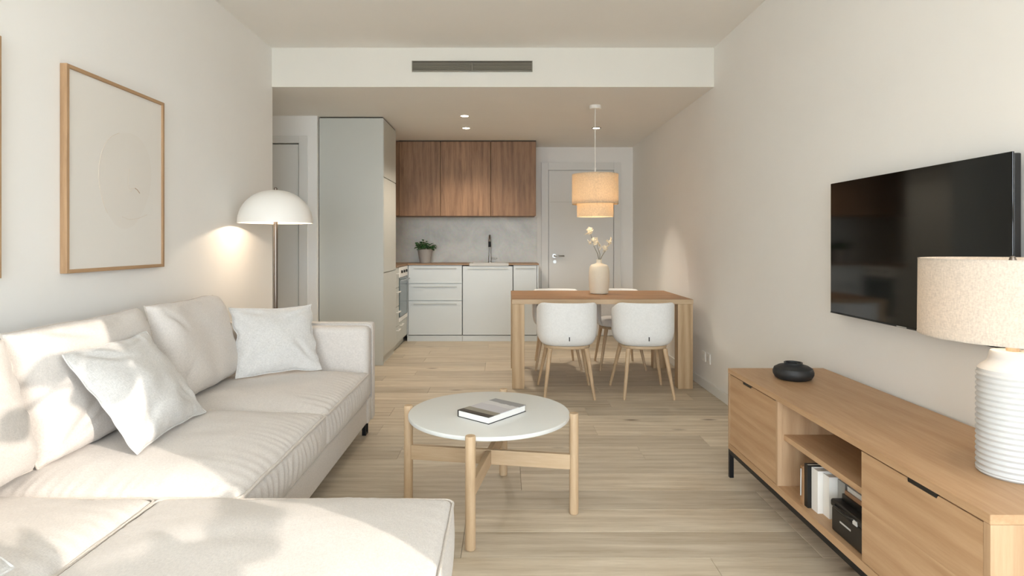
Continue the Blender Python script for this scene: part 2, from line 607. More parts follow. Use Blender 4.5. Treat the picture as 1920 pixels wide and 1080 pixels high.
def pillow_bm(w, h, t, concave, a, b, seed, n=46, wrinkle=0.008, boxy=0.0):
    """two sheets sewn round the edge: x across, y up, z out of the front"""
    bm = bmesh.new()
    top, bot = [], []
    rg = random.Random(int(seed * 100))
    folds = []
    for cu in (-1, 1):
        for cv in (-1, 1):
            for k in range(3):
                a0 = math.atan2(-cv, -cu) + rg.uniform(-0.65, 0.65)
                r0, L = rg.uniform(0.12, 0.3), rg.uniform(0.45, 0.85)
                ax, ay = cu * 0.97 + r0 * math.cos(a0), cv * 0.97 + r0 * math.sin(a0)
                folds.append((ax, ay, ax + L * math.cos(a0), ay + L * math.sin(a0), rg.uniform(0.05, 0.10), rg.uniform(-1.3, 0.8)))
    for j in range(n + 1):
        rt, rb = [], []
        for i in range(n + 1):
            u, v = -1 + 2 * i / n, -1 + 2 * j / n
            # finer near the edge
            u = math.copysign(1 - (1 - abs(u)) ** 1.35, u)
            v = math.copysign(1 - (1 - abs(v)) ** 1.35, v)
            x = w / 2 * u * (1 - concave * (1 - v * v))
            y = h / 2 * v * (1 - concave * (1 - u * u))
            prof = max(0.0, (1 - abs(u) ** a) * (1 - abs(v) ** a)) ** b
            sag = 1 + 0.16 * (-v) * (1 - u * u)
            z = t / 2 * prof * sag
            # soft dents, gathers along the seam, a few long folds
            du, dv = 1 - abs(u), 1 - abs(v)
            dent = fbm(u * 1.2 + seed * 3.7, v * 1.2 - seed, seed * 1.3, 2) * prof
            gather = math.sin((u if dv < du else v) * 21 + 5 * noise.noise((u * 3, v * 3, seed))) * math.exp(-min(du, dv) / 0.09) * min(1, prof * 3)
            z += wrinkle * (dent * 1.3 + gather * 0.5)
            for (ax, ay, bx, by, wd, dp) in folds:
                ex, ey = bx - ax, by - ay
                q = max(0, min(1, ((u - ax) * ex + (v - ay) * ey) / (ex * ex + ey * ey)))
                dd = math.hypot(u - ax - q * ex, v - ay - q * ey)
                z += wrinkle * dp * math.exp(-(dd / wd) ** 2) * math.sin(math.pi * min(1, max(0, q * 0.9 + 0.05))) * min(1, prof * 1.5)
            edge = 0.020 * noise.noise((u * 2.8, v * 2.8, seed * 5.1)) * (1 if max(abs(u), abs(v)) > 0.96 else 0.5)
            x += edge
            y += 0.010 * noise.noise((u * 2.4 + 9, v * 2.4, seed * 3.3))
            border = i in (0, n) or j in (0, n)
            if border:
                vv = bm.verts.new((x, y, 0))
                rt.append(vv)
                rb.append(vv)
            else:
                rt.append(bm.verts.new((x, y, z)))
                rb.append(bm.verts.new((x, y, -z * 0.85)))
        top.append(rt)
        bot.append(rb)
    for j in range(n):
        for i in range(n):
            bm.faces.new((top[j][i], top[j][i + 1], top[j + 1][i + 1], top[j + 1][i]))
            q = (bot[j][i], bot[j + 1][i], bot[j + 1][i + 1], bot[j][i + 1])
            if len(set(q)) == 4 and not all(x in top[jj] for jj in (j, j + 1) for x in ()):
                try:
                    bm.faces.new(q)
                except ValueError:
                    pass
    border = [top[0][i].co.copy() for i in range(n)] + [top[j][n].co.copy() for j in range(n)] + \
             [top[n][i].co.copy() for i in range(n, 0, -1)] + [top[j][0].co.copy() for j in range(n, 0, -1)]
    return bm, border


def frame_from(bl, br, tr, tl):
    bl, br, tr, tl = map(Vector, (bl, br, tr, tl))
    c = (bl + br + tr + tl) / 4
    ux = ((br - bl) + (tr - tl)).normalized()
    uy = ((tl - bl) + (tr - br))
    uy = (uy - ux * uy.dot(ux)).normalized()
    uz = ux.cross(uy)
    w = ((br - bl).length + (tr - tl).length) / 2
    h = ((tl - bl).length + (tr - br).length) / 2
    m = Matrix((ux, uy, uz)).transposed().to_4x4()
    m.translation = c
    return m, w, h


def throw_pillow(label, bl, br, tr, tl, t, seed, concave=0.07):
    m, w, h = frame_from(bl, br, tr, tl)
    bm, border = pillow_bm(w, h, t, concave, 2.2, 0.62, seed, wrinkle=0.015)
    o = from_bm('throw_pillow', bm, M['pillow'], None, smooth=True)
    o.matrix_world = m
    tag(o, label, 'pillow', 'grey linen throw pillows on the sofa')
    tube('piping', border, 0.0035, M['pillow'], o, 6, closed=True, world=False)
    return o


def superellipse(hw, hd, n, k, count):
    a = 2 * math.pi * k / count
    c, s = math.cos(a), math.sin(a)
    return (hw * math.copysign(abs(c) ** (2 / n), c), hd * math.copysign(abs(s) ** (2 / n), s))


def light(name, kind, loc, energy, color, parent=None, **kw):
    d = bpy.data.lights.new(name, kind)
    d.energy = energy
    d.color = color
    for k, v in kw.items():
        setattr(d, k, v)
    o = bpy.data.objects.new(name, d)
    COL.objects.link(o)
    if parent is not None:
        o.parent = parent
        o.location = Vector(loc) - LOC[parent.name]
    else:
        o.location = loc
    return o


WARM = (1.0, 0.80, 0.60)

# ------------------------------------------------------------------ the setting
XL, XR = -1.834, 1.66
YB = -3.20          # wall behind the camera
YBEAM = 4.757
YK = 7.74           # kitchen / entrance-door wall
YH = 5.82           # hall wall
ZC, ZS = 2.74, 2.43


def struct(o):
    o['kind'] = 'structure'
    return o


floor = struct(box('floor', -3.3, XR + 0.1, YB - 0.1, YK + 0.1, -0.12, -0.012, M['joint']))
random.seed(11)
pw, gap = 0.2085, 0.0012
plank_mesh = {}


def plank(x0, x1, y):
    L = round(x1 - x0, 3)
    if L not in plank_mesh:
        bm = bmesh.new()
        add_box(bm, 0, L - gap, 0, pw - gap, -0.0118, 0.0, 0.0009, 1)
        me = bpy.data.meshes.new('plank')
        bm.to_mesh(me)
        bm.free()
        me.materials.append(M['floor'])
        plank_mesh[L] = me
    o = link('plank', plank_mesh[L], None, floor)
    o.location = (x0, y, 0)


row = 0
y = 2.286 - pw * 27
while y < YK:
    left = -3.29 if y + pw > YBEAM else XL - 0.06
    x = left
    first = random.choice((0.35, 0.6, 0.85, 1.1, 1.3))
    while x < XR + 0.02:
        L = first if x == left else 1.38
        x1 = min(x + L, XR + 0.02)
        if y + pw > YB and x1 - x > 0.02:
            plank(round(x, 3), round(x1, 3), y)
        x += L
    y += pw
    row += 1

struct(box('ceiling', XL - 0.15, XR + 0.1, YB - 0.1, YBEAM + 0.02, ZC, ZC + 0.1, M['ceil']))
soffit = struct(box('ceiling', -3.3, XR + 0.1, YBEAM + 0.001, YK + 0.1, ZS, ZS + 0.29, M['ceil']))
struct(box('wall_beam', -3.3, XR, YBEAM - 0.012, YBEAM, ZS, ZC, M['beam']))
struct(box('wall_left', XL - 0.12, XL, YB, YBEAM, -0.01, ZC, M['wall']))
# right wall with a window opening beside the camera
WY0, WY1, WZ0, WZ1 = -0.90, 0.34, 0.80, 2.35
struct(boxes('wall_right', [(XR, XR + 0.06, WY1, YK, -0.01, ZC), (XR, XR + 0.06, YB, WY0, -0.01, ZC),
                            (XR, XR + 0.06, WY0, WY1, -0.01, WZ0), (XR, XR + 0.06, WY0, WY1, WZ1, ZC)], M['wall']))
# wall behind the camera with a wide balcony door
struct(boxes('wall_front', [(XL - 0.1, -1.75, YB - 0.08, YB, -0.01, ZC), (1.55, XR + 0.06, YB - 0.08, YB, -0.01, ZC),
                            (-1.75, 1.55, YB - 0.08, YB, 2.62, ZC)], M['wall']))
struct(box('wall_back', -3.3, XR + 0.06, YK, YK + 0.1, -0.01, ZS, M['wall']))
struct(boxes('wall_hall', [(-3.3, -2.62, YH, YH + 0.04, -0.01, ZS), (-1.985, -1.812, YH, YH + 0.04, -0.01, ZS),
                           (-2.62, -1.985, YH, YH + 0.04, 2.165, ZS)], M['wall']))
struct(box('wall_hall_side', -3.3, -3.2, YBEAM - 0.1, YK, -0.01, ZS, M['wall']))
struct(box('wall_hall_near', -3.2, XL - 0.12, YBEAM - 0.1, YBEAM, -0.01, ZS, M['wall']))
struct(box('wall_kitchen_side', -1.88, -1.815, YH + 0.04, YK, -0.01, ZS, M['wall']))

# window frames behind the camera (light comes in here)
w1 = struct(boxes('window_1', [(-1.75, -1.69, YB - 0.07, YB - 0.02, 0, 2.62), (1.49, 1.55, YB - 0.07, YB - 0.02, 0, 2.62),
                               (-1.69, 1.49, YB - 0.07, YB - 0.02, 2.56, 2.62), (-1.69, 1.49, YB - 0.07, YB - 0.02, 0, 0.05),
                               (-0.13, -0.07, YB - 0.07, YB - 0.02, 0.05, 2.56)], M['white_trim']))
w2 = struct(boxes('window_2', [(XR + 0.005, XR + 0.055, WY0, WY0 + 0.05, WZ0, WZ1), (XR + 0.005, XR + 0.055, WY1 - 0.05, WY1, WZ0, WZ1),
                               (XR + 0.005, XR + 0.055, WY0 + 0.05, WY1 - 0.05, WZ1 - 0.05, WZ1),
                               (XR + 0.005, XR + 0.055, WY0 + 0.05, WY1 - 0.05, WZ0, WZ0 + 0.05)], M['white_trim']))
bounce_slab = struct(box('ground_bounce', -14, 14, -16, YB - 0.1, -0.25, -0.13, M['bounce']))  # unseen ground, added to bounce warm sunlight up to the ceiling
struct(box('ground_bounce', XR + 0.12, 14, YB - 0.1, 12, -0.25, -0.13, M['bounce']))

# baseboards
struct(box('baseboard_right', XR - 0.014, XR - 0.0005, WY1 + 0.1, YK - 0.001, 0.0005, 0.075, M['white_trim'], bev=0.003))
struct(box('baseboard_left', XL + 0.0005, XL + 0.014, YB + 0.01, YBEAM, 0.0005, 0.075, M['white_trim'], bev=0.003))
struct(box('baseboard_back', 1.50, XR - 0.015, YK - 0.014, YK - 0.0005, 0.0005, 0.075, M['white_trim'], bev=0.003))

# doors
d1 = struct(box('door_1', -2.61, -1.995, YH + 0.008, YH + 0.038, 0.006, 2.155, M['door'], bev=0.002))
boxes('door_frame', [(-1.985, -1.90, YH - 0.012, YH - 0.0005, 0.001, 2.235), (-2.70, -2.62, YH - 0.012, YH - 0.0005, 0.001, 2.235),
                     (-2.62, -1.985, YH - 0.012, YH - 0.0005, 2.165, 2.235)], M['door'], d1, bev=0.002)
d2 = struct(box('door_2', 0.575, 1.405, YK - 0.022, YK - 0.001, 0.006, 2.125, M['door'], bev=0.003))
boxes('door_frame', [(0.481, 0.568, YK - 0.034, YK - 0.0005, 0.001, 2.23), (1.412, 1.498, YK - 0.034, YK - 0.0005, 0.001, 2.23),
                     (0.568, 1.412, YK - 0.034, YK - 0.0005, 2.132, 2.23)], M['door'], d2, bev=0.003)
for z in (1.72, 0.42):
    box('door_groove', 0.585, 1.395, YK - 0.0226, YK - 0.0215, z, z + 0.005, M['cab'], d2)
hd = lathe('door_handle', [(0.0, 0), (0.026, 0), (0.026, 0.008), (0.0, 0.008)], 0, 0, M['chrome'], d2, n=24, cap=False, world=False)
hd.matrix_local = Matrix.Translation((0.645, YK - 0.022, 1.03)) @ Matrix.Rotation(R(90), 4, 'X')
bm = bmesh.new()
add_tube(bm, [(0, 0, 0.0), (0, 0, 0.05), (0.012, 0, 0.058), (0.125, 0, 0.058)], 0.0095, 10)
lv = from_bm('lever', bm, M['chrome'], hd, smooth=True, world=False)
kh = lathe('keyhole_plate', [(0.0, 0), (0.022, 0), (0.022, 0.006), (0.0, 0.006)], 0, 0, M['chrome'], d2, n=20, cap=False, world=False)
kh.matrix_local = Matrix.Translation((0.652, YK - 0.022, 0.955)) @ Matrix.Rotation(R(90), 4, 'X')

# ------------------------------------------------------------------ kitchen
XF = -1.178         # front plane of the left run
YT0, YT1 = 5.872, 6.545
YF = 7.305          # front plane of the back run
WT0, WT1 = 0.928, 0.945


def tall():
    t = thing('tall_cabinet', 'tall grey floor to ceiling kitchen cabinet left of the worktop', 'cabinet', (-1.5, 6.2, 0))
    box('body', -1.807, XF - 0.022, YT0 + 0.02, YT1 - 0.002, 0.0, ZS - 0.012, M['cab'], t)
    box('side_panel', -1.806, XF - 0.002, YT0, YT0 + 0.018, 0.0, ZS - 0.012, M['cab'], t, bev=0.0015)
    box('plinth', -1.78, XF - 0.045, YT0 + 0.03, YT1 - 0.01, 0.0, 0.075, M['cab'], t)
    for z0, z1 in ((1.848, ZS - 0.016), (0.908, 1.840), (0.085, 0.900)):
        box('door', XF - 0.020, XF, YT0 + 0.0205, YT1 - 0.004, z0, z1, M['cab'], t, bev=0.0015)
    box('shadow_gap', -1.80, XF - 0.01, YT0 + 0.006, YT1, ZS - 0.012, ZS - 0.001, M['gap'], t)


tall()

t = thing('drawer_cabinet', 'narrow grey base cabinet with four bar handles beside the oven', 'cabinet', (-1.5, 6.64, 0))
box('body', -1.807, XF - 0.022, YT1, 6.735, 0.085, WT0, M['cab'], t)
box('plinth', -1.78, XF - 0.045, YT1, 6.735, 0.0, 0.084, M['cab'], t)
for z0, z1, hz in ((0.705, 0.925, 0.86), (0.495, 0.700, 0.655), (0.28, 0.490, 0.435), (0.09, 0.275, 0.235)):
    dr = box('drawer', XF - 0.02, XF, YT1 + 0.003, 6.732, z0, z1, M['cab'], t, bev=0.0015)
    boxes('handle', [(XF + 0.020, XF + 0.028, 6.57, 6.715, hz - 0.005, hz + 0.005), (XF - 0.002, XF + 0.024, 6.575, 6.583, hz - 0.004, hz + 0.004),
                     (XF - 0.002, XF + 0.024, 6.702, 6.710, hz - 0.004, hz + 0.004)], M['white_gloss'], dr, bev=0.001)

t = thing('oven_cabinet', 'grey base cabinet surrounding the built-in oven in the corner', 'cabinet', (-1.5, 7.0, 0))
boxes('body', [(-1.807, -1.75, 6.737, 7.30, 0.085, WT0), (-1.75, XF - 0.022, 6.737, 6.742, 0.085, WT0), (-1.75, XF - 0.022, 7.295, 7.30, 0.085, WT0),
               (-1.75, XF - 0.022, 6.742, 7.295, 0.085, 0.30)], M['cab'], t)
box('plinth', -1.78, XF - 0.045, 6.737, 7.30, 0.0, 0.084, M['cab'], t)
pn = box('front_panel', XF - 0.02, XF, 6.738, 7.30, 0.09, 0.30, M['cab'], t, bev=0.0015)
boxes('handle', [(XF + 0.02, XF + 0.028, 6.78, 6.93, 0.262, 0.272), (XF - 0.002, XF + 0.024, 6.785, 6.793, 0.263, 0.271),
                 (XF - 0.002, XF + 0.024, 6.917, 6.925, 0.263, 0.271)], M['white_gloss'], pn, bev=0.001)

t = thing('built_in_oven', 'built-in oven with grey glass door and white control panel', 'oven', (-1.45, 7.0, 0.30))
box('casing', -1.745, XF - 0.012, 6.744, 7.293, 0.303, 0.924, M['white_gloss'], t)
box('control_panel', XF - 0.012, XF + 0.006, 6.746, 7.29, 0.805, 0.922, M['white_gloss'], t, bev=0.002)
for yy in (6.86, 7.02, 7.18):
    k = lathe('knob', [(0.0, 0), (0.017, 0), (0.015, 0.018), (0.0, 0.018)], 0, 0, M['black'], t, n=16, cap=False, world=False)
    k.matrix_local = Matrix.Translation(Vector((XF + 0.006, yy, 0.868)) - LOC[t.name]) @ Matrix.Rotation(R(90), 4, 'Y')
dr = box('oven_door', XF - 0.012, XF + 0.008, 6.746, 7.29, 0.36, 0.800, M['oven_glass'], t, bev=0.003)
boxes('handle', [(XF + 0.032, XF + 0.044, 6.80, 7.24, 0.766, 0.778), (XF + 0.008, XF + 0.036, 6.82, 6.832, 0.767, 0.777),
                 (XF + 0.008, XF + 0.036, 7.208, 7.22, 0.767, 0.777)], M['chrome'], dr, bev=0.002)
box('lower_trim', XF - 0.012, XF + 0.006, 6.746, 7.29, 0.306, 0.352, M['white_gloss'], t, bev=0.002)


def base_unit(name, label, x0, x1, fronts, grips):
    t = thing(name, label, 'cabinet', ((x0 + x1) / 2, 7.5, 0))
    box('body', x0 + 0.002, x1 - 0.002, YF + 0.022, YK - 0.002, 0.075, WT0 - (0.012 if 'sink' in name else 0), M['cab_w'], t)
    box('plinth', x0, x1, YF + 0.008, YF + 0.021, 0.0005, 0.070, M['cab_w'], t)
    for (z0, z1) in fronts:
        fr = box('drawer' if len(fronts) > 1 else 'door', x0 + 0.003, x1 - 0.003, YF, YF + 0.02, z0, z1, M['cab_w'], t, bev=0.002)
        g0, g1 = x0 + (x1 - x0) * 0.10, x1 - (x1 - x0) * 0.10
        box('handle', g0, g1, YF - 0.012, YF - 0.0002, z1 - 0.036, z1 - 0.028, M['cab'], fr, bev=0.001)
    return t


base_unit('drawer_cabinet', 'white base cabinet with three wide drawers under the potted plant', -1.165, -0.509,
          ((0.705, 0.922), (0.497, 0.698), (0.078, 0.490)), 3)
base_unit('sink_cabinet', 'white base cabinet with one tall door below the sink', -0.505, 0.108, ((0.078, 0.915),), 1)
base_unit('narrow_cabinet', 'narrow white base cabinet at the right end beside the entrance door', 0.112, 0.400, ((0.078, 0.922),), 1)
box_end = box('end_panel', 0.402, 0.421, YF, YK - 0.002, 0.0005, WT0, M['cab_w'], None, bev=0.0015)
tag(box_end, 'thin white end panel closing the row of base cabinets', 'panel')
tag(box('corner_filler', XF + 0.002, -1.167, YF - 0.0005, YF + 0.019, 0.0005, 0.922, M['cab_w'], None), 'slim white filler strip in the corner between oven and drawers', 'panel')

wt = boxes('worktop', [(-1.806, XF + 0.008, YT1 + 0.001, YF - 0.012, WT0, WT1), (-1.806, -0.425, YF - 0.012, YK - 0.002, WT0, WT1),
                       (-0.425, 0.058, YK - 0.10, YK - 0.002, WT0, WT1), (0.058, 0.425, YF - 0.012, YK - 0.002, WT0, WT1)], M['worktop'])
tag(wt, 'thin brown wood worktop running along the kitchen cabinets', 'worktop')
t = thing('kitchen_sink', 'pale stone apron sink set into the wood worktop', 'sink', (-0.18, 7.48, 0.92))
boxes('basin', [(-0.423, 0.056, YF - 0.014, YF + 0.03, 0.917, 0.949), (-0.423, 0.056, YK - 0.135, YK - 0.102, 0.917, 0.949),
                (-0.423, -0.39, YF + 0.03, YK - 0.135, 0.917, 0.949), (0.023, 0.056, YF + 0.03, YK - 0.135, 0.917, 0.949),
                (-0.39, 0.023, YF + 0.03, YK - 0.135, 0.917, 0.922)], M['sink'], t, bev=0.002)
lathe('drain', [(0.0, 0.923), (0.03, 0.923), (0.03, 0.926), (0.0, 0.926)], -0.18, 7.48, M['chrome'], t, n=20, cap=False)
t = thing('kitchen_faucet', 'slim steel faucet with gooseneck spout behind the sink', 'faucet', (-0.18, 7.67, WT1))
lathe('base', [(0.0, WT1 + 0.0003), (0.024, WT1 + 0.0003), (0.024, WT1 + 0.012), (0.017, WT1 + 0.014), (0.017, WT1 + 0.09), (0.0, WT1 + 0.09)], -0.18, 7.67, M['chrome'], t, n=20, cap=False)
pts = [(-0.18, 7.67, WT1 + 0.08), (-0.18, 7.67, WT1 + 0.27)]
for k in range(1, 13):
    a = R(15 * k)
    pts.append((-0.18, 7.67 - 0.075 + 0.075 * math.cos(a), WT1 + 0.27 + 0.075 * math.sin(a)))
tube('neck', pts, 0.0125, M['chrome'], t, 12)
tube('spout', [pts[-1], (-0.18, 7.52, WT1 + 0.20)], 0.0165, M['dark_metal'], t, 12)
tube('lever', [(-0.165, 7.67, WT1 + 0.055), (-0.085, 7.665, WT1 + 0.057)], 0.0075, M['chrome'], t, 8)

sb = box('backsplash', -1.814, 0.425, YK - 0.012, YK - 0.0005, WT1 + 0.0005, 1.525, M['marble'])
tag(sb, 'pale grey marbled stone backsplash between worktop and wall cabinets', 'backsplash')

for i, (x0, x1, lab) in enumerate(((-1.806, -0.765, 'left wood veneer wall cabinet, next to the tall grey cabinet'),
                                   (-0.763, -0.162, 'middle wood veneer wall cabinet above the sink'),
                                   (-0.160, 0.386, 'right wood veneer wall cabinet, nearest the entrance door'))):
    t = thing('wall_cabinet', lab, 'cabinet', ((x0 + x1) / 2, 7.5, 1.526), 0, 'wood veneer wall cabinets over the worktop')
    box('body', x0 + 0.001, x1 - 0.001, 7.242, YK - 0.013, 1.527, ZS - 0.012, M['walnut'], t)
    if i == 0:
        box('filler_strip', x0 + 0.001, -1.262, 7.226, 7.241, 1.527, ZS - 0.014, M['walnut'], t)
        x0 = -1.26
    xm = (x0 + x1) / 2
    cuts = ((x0, x1),)
    for a, b in cuts:
        box('door', a + 0.0018, b - 0.0018, 7.222, 7.241, 1.522, ZS - 0.014, M['walnut'], t, bev=0.0015)
    box('shadow_gap', x0 + 0.001, x1 - 0.001, 7.225, YK - 0.02, ZS - 0.0118, ZS - 0.001, M['gap'], t)

# potted herb on the worktop
t = thing('potted_herb', 'small leafy green plant in a grey clay pot on the worktop', 'plant', (-0.985, 7.5, WT1))
lathe('pot', [(0.0, 0.0004), (0.062, 0.0004), (0.066, 0.004), (0.094, 0.168), (0.096, 0.172), (0.088, 0.172), (0.084, 0.150), (0.0, 0.150)], 0, 0, M['pot_grey'], t, n=36, cap=False, world=False)
lathe('soil', [(0.0, 0.1505), (0.083, 0.1505), (0.0, 0.158)], 0, 0, M['soil'], t, n=24, cap=False, world=False)
bm = bmesh.new()
random.seed(5)


def add_leaf(bm, base, d, L, W, curl=0.25, face=(0, 0, 1)):
    """a thin closed leaf blade along d"""
    d = Vector(d).normalized()
    sx = d.cross(Vector(face))
    sx = sx.normalized() if sx.length > 1e-3 else Vector((1, 0, 0))
    nrm = sx.cross(d).normalized()
    prof = (0.0, 0.55, 0.95, 1.0, 0.75, 0.38, 0.0)
    up, dn = [], []
    th = W * 0.06
    for k, f in enumerate(prof):
        s = k / (len(prof) - 1)
        c = Vector(base) + d * (L * s) - nrm * (curl * L * s * s)
        h = W / 2 * f + W * 0.02
        up.append([bm.verts.new(c + sx * q * h + nrm * (th + abs(q) * h * 0.25)) for q in (-1, 0, 1)])
        dn.append([bm.verts.new(c + sx * q * h + nrm * (-th + abs(q) * h * 0.25)) for q in (-1, 0, 1)])
    for k in range(len(prof) - 1):
        for q in range(2):
            bm.faces.new((up[k][q], up[k][q + 1], up[k + 1][q + 1], up[k + 1][q]))
            bm.faces.new((dn[k][q + 1], dn[k][q], dn[k + 1][q], dn[k + 1][q + 1]))
        bm.faces.new((dn[k][0], up[k][0], up[k + 1][0], dn[k + 1][0]))
        bm.faces.new((up[k][2], dn[k][2], dn[k + 1][2], up[k + 1][2]))
    bm.faces.new((up[0][0], dn[0][0], dn[0][1], up[0][1]))
    bm.faces.new((up[0][1], dn[0][1], dn[0][2], up[0][2]))
    bm.faces.new((up[-1][1], dn[-1][1], dn[-1][0], up[-1][0]))
    bm.faces.new((up[-1][2], dn[-1][2], dn[-1][1], up[-1][1]))


stems = bmesh.new()
for k in range(26):
    a, rr = random.uniform(0, 6.28), random.uniform(0.0, 0.06)
    lean = random.uniform(0.02, 0.10)
    b0 = Vector((rr * math.cos(a), rr * math.sin(a), 0.15))
    b1 = b0 + Vector((lean * math.cos(a), lean * math.sin(a), random.uniform(0.05, 0.15) - lean * 0.4))
    add_tube(stems, [b0, b0.lerp(b1, 0.5) + Vector((0, 0, 0.01)), b1], 0.0016, 5)
    for q in range(4):
        aa = a + random.uniform(-1.6, 1.6)
        p = b0.lerp(b1, random.uniform(0.45, 1.0))
        add_leaf(bm, p, (math.cos(aa), math.sin(aa), random.uniform(-0.2, 0.8)), random.uniform(0.04, 0.06), random.uniform(0.025, 0.038))
from_bm('stems', stems, M['stem'], t, smooth=True, world=False)
fo = from_bm('foliage', bm, M['leaf'], t, world=False)
fo['kind'] = 'stuff'

# ------------------------------------------------------------------ beam vent, downlights, pendant
t = thing('air_vent', 'long narrow grey air conditioning grille on the ceiling beam', 'vent', (-0.25, YBEAM - 0.013, 2.59))
box('backing', -0.722, 0.22, YBEAM - 0.0145, YBEAM - 0.0125, 2.552, 2.630, M['vent_dark'], t)
boxes('frame', [(-0.727, 0.225, YBEAM - 0.026, YBEAM - 0.0125, 2.628, 2.634), (-0.727, 0.225, YBEAM - 0.026, YBEAM - 0.0125, 2.548, 2.554),
                (-0.727, -0.721, YBEAM - 0.026, YBEAM - 0.0125, 2.554, 2.628), (0.219, 0.225, YBEAM - 0.026, YBEAM - 0.0125, 2.554, 2.628),
                (-0.2535, -0.2485, YBEAM - 0.028, YBEAM - 0.0125, 2.554, 2.614)], M['vent'], t)
sl = None
for k in range(7):
    z = 2.560 + k * 0.0098
    if sl is None:
        bm = bmesh.new()
        add_box(bm, -0.4695, 0.4695, -0.0045, 0.0045, -0.0011, 0.0011)
        bmesh.ops.rotate(bm, verts=bm.verts, cent=(0, 0, 0), matrix=Matrix.Rotation(R(-35), 3, 'X'))
        o = sl = from_bm('slat', bm, M['vent'], t, world=False)
    else:
        o = sl.copy()
        COL.objects.link(o)
        o.parent = t
    o.location = (-0.001, -0.0065, z - 2.59)


def downlight(x, y, label, on, cone, power, aim=(0, 0, -1)):
    t = thing('downlight', label, 'downlight', (x, y, ZS - 0.004), 0, 'recessed kitchen downlights')
    lathe('trim_ring', [(0.037, 0.0), (0.050, 0.0), (0.050, 0.0036), (0.037, 0.0036), (0.037, 0.0)], 0, 0, M['white_gloss'] if on else M['off'], t, n=32, cap=False, world=False)
    lathe('lens', [(0.0, 0.0012), (0.0368, 0.0012), (0.0368, 0.003), (0.0, 0.003)], 0, 0, M['spot'], t, n=24, cap=False, world=False)
    light('downlight_beam', 'SPOT', (x, y, ZS - 0.012), power, (1.0, 0.88, 0.74), t, spot_size=cone, spot_blend=0.55, shadow_soft_size=0.03).rotation_euler = Vector(aim).to_track_quat('-Z', 'Y').to_euler()


downlight(-0.382, 5.82, 'near of the two lit ceiling downlights before the wall cabinets', True, R(130), 40)
downlight(-0.406, 6.44, 'far of the two lit ceiling downlights, nearer the wall cabinets', True, R(130), 40)
downlight(0.99, 6.44, 'dark rimmed ceiling downlight behind the pendant lamp cord', False, R(54), 46, (0.10, -0.35, -1))

PX, PY = 0.818, 5.39
t = thing('pendant_lamp', 'two tier woven drum pendant lamp hanging over the dining table', 'lamp', (PX, PY, 1.43))
lathe('canopy', [(0.0, ZS - 0.0005), (0.052, ZS - 0.0005), (0.052, ZS - 0.028), (0.047, ZS - 0.032), (0.0, ZS - 0.032)], PX, PY, M['white_gloss'], t, n=32, cap=False)
tube('cord', [(PX, PY, ZS - 0.031), (PX, PY, 1.86)], 0.0035, M['white_gloss'], t, 8)
lathe('socket', [(0.0, 1.87), (0.008, 1.87), (0.008, 1.80), (0.020, 1.79), (0.020, 1.70), (0.0, 1.70)], PX, PY, M['white_gloss'], t, n=20, cap=False)


def drum(name, r, z0, z1, parent, mat, th=0.003):
    return lathe(name, [(r, z0), (r, z1), (r - th, z1), (r - th, z0), (r, z0)], PX, PY, mat, parent, n=64, cap=False)


sh = drum('upper_shade', 0.206, 1.545, 1.812, t, M['shade_warm'])
lo = drum('lower_shade', 0.162, 1.432, 1.575, t, M['shade_warm'])
bm = bmesh.new()
for k in range(3):
    a = R(120 * k + 20)
    add_tube(bm, [(PX, PY, 1.78), (PX + 0.204 * math.cos(a), PY + 0.204 * math.sin(a), 1.80)], 0.002, 6)
    add_tube(bm, [(PX, PY, 1.71), (PX + 0.160 * math.cos(a), PY + 0.160 * math.sin(a), 1.57)], 0.002, 6)
from_bm('spider', bm, M['white_gloss'], t)
lathe('rim', [(0.2068, 1.545), (0.2068, 1.550), (0.202, 1.550), (0.202, 1.545), (0.2068, 1.545)], PX, PY, M['shade_warm'], sh, n=64, cap=False)
lathe('top_light_stop', [(0.009, 1.8035), (0.2025, 1.8035), (0.2025, 1.806), (0.009, 1.806), (0.009, 1.8035)], PX, PY, M['shade_warm'], t, n=48, cap=False)  # added disc, keeps the pendant's upward light off the ceiling
bb = lathe('bulb', [(0.0, 1.70), (0.013, 1.698), (0.028, 1.665), (0.030, 1.645), (0.022, 1.622), (0.0, 1.612)], PX, PY, M['bulb'], t, n=20, cap=False)
light('pendant_light', 'POINT', (PX, PY, 1.585), 3, WARM, t, shadow_soft_size=0.025)

# ------------------------------------------------------------------ sofa
SF = -0.82
sofa = thing('sofa', 'large cream linen corner sofa with chaise along the left wall', 'sofa', (-1.3, 2.3, 0))
bm = bmesh.new()
add_box(bm, -1.80, SF - 0.012, 0.80, 3.655, 0.095, 0.242, 0.02, 3)
base = from_bm('base', bm, M['sofa'], sofa)
auto(base)
cb = box('chaise_base', SF - 0.010, -0.185, 0.80, 1.835, 0.095, 0.242, M['sofa'], sofa, bev=0.02, seg=3)
auto(cb)
bk = box('back_frame', -1.815, -1.665, 0.80, 3.655, 0.10, 0.70, M['sofa'], sofa, bev=0.025, seg=3)
auto(bk)


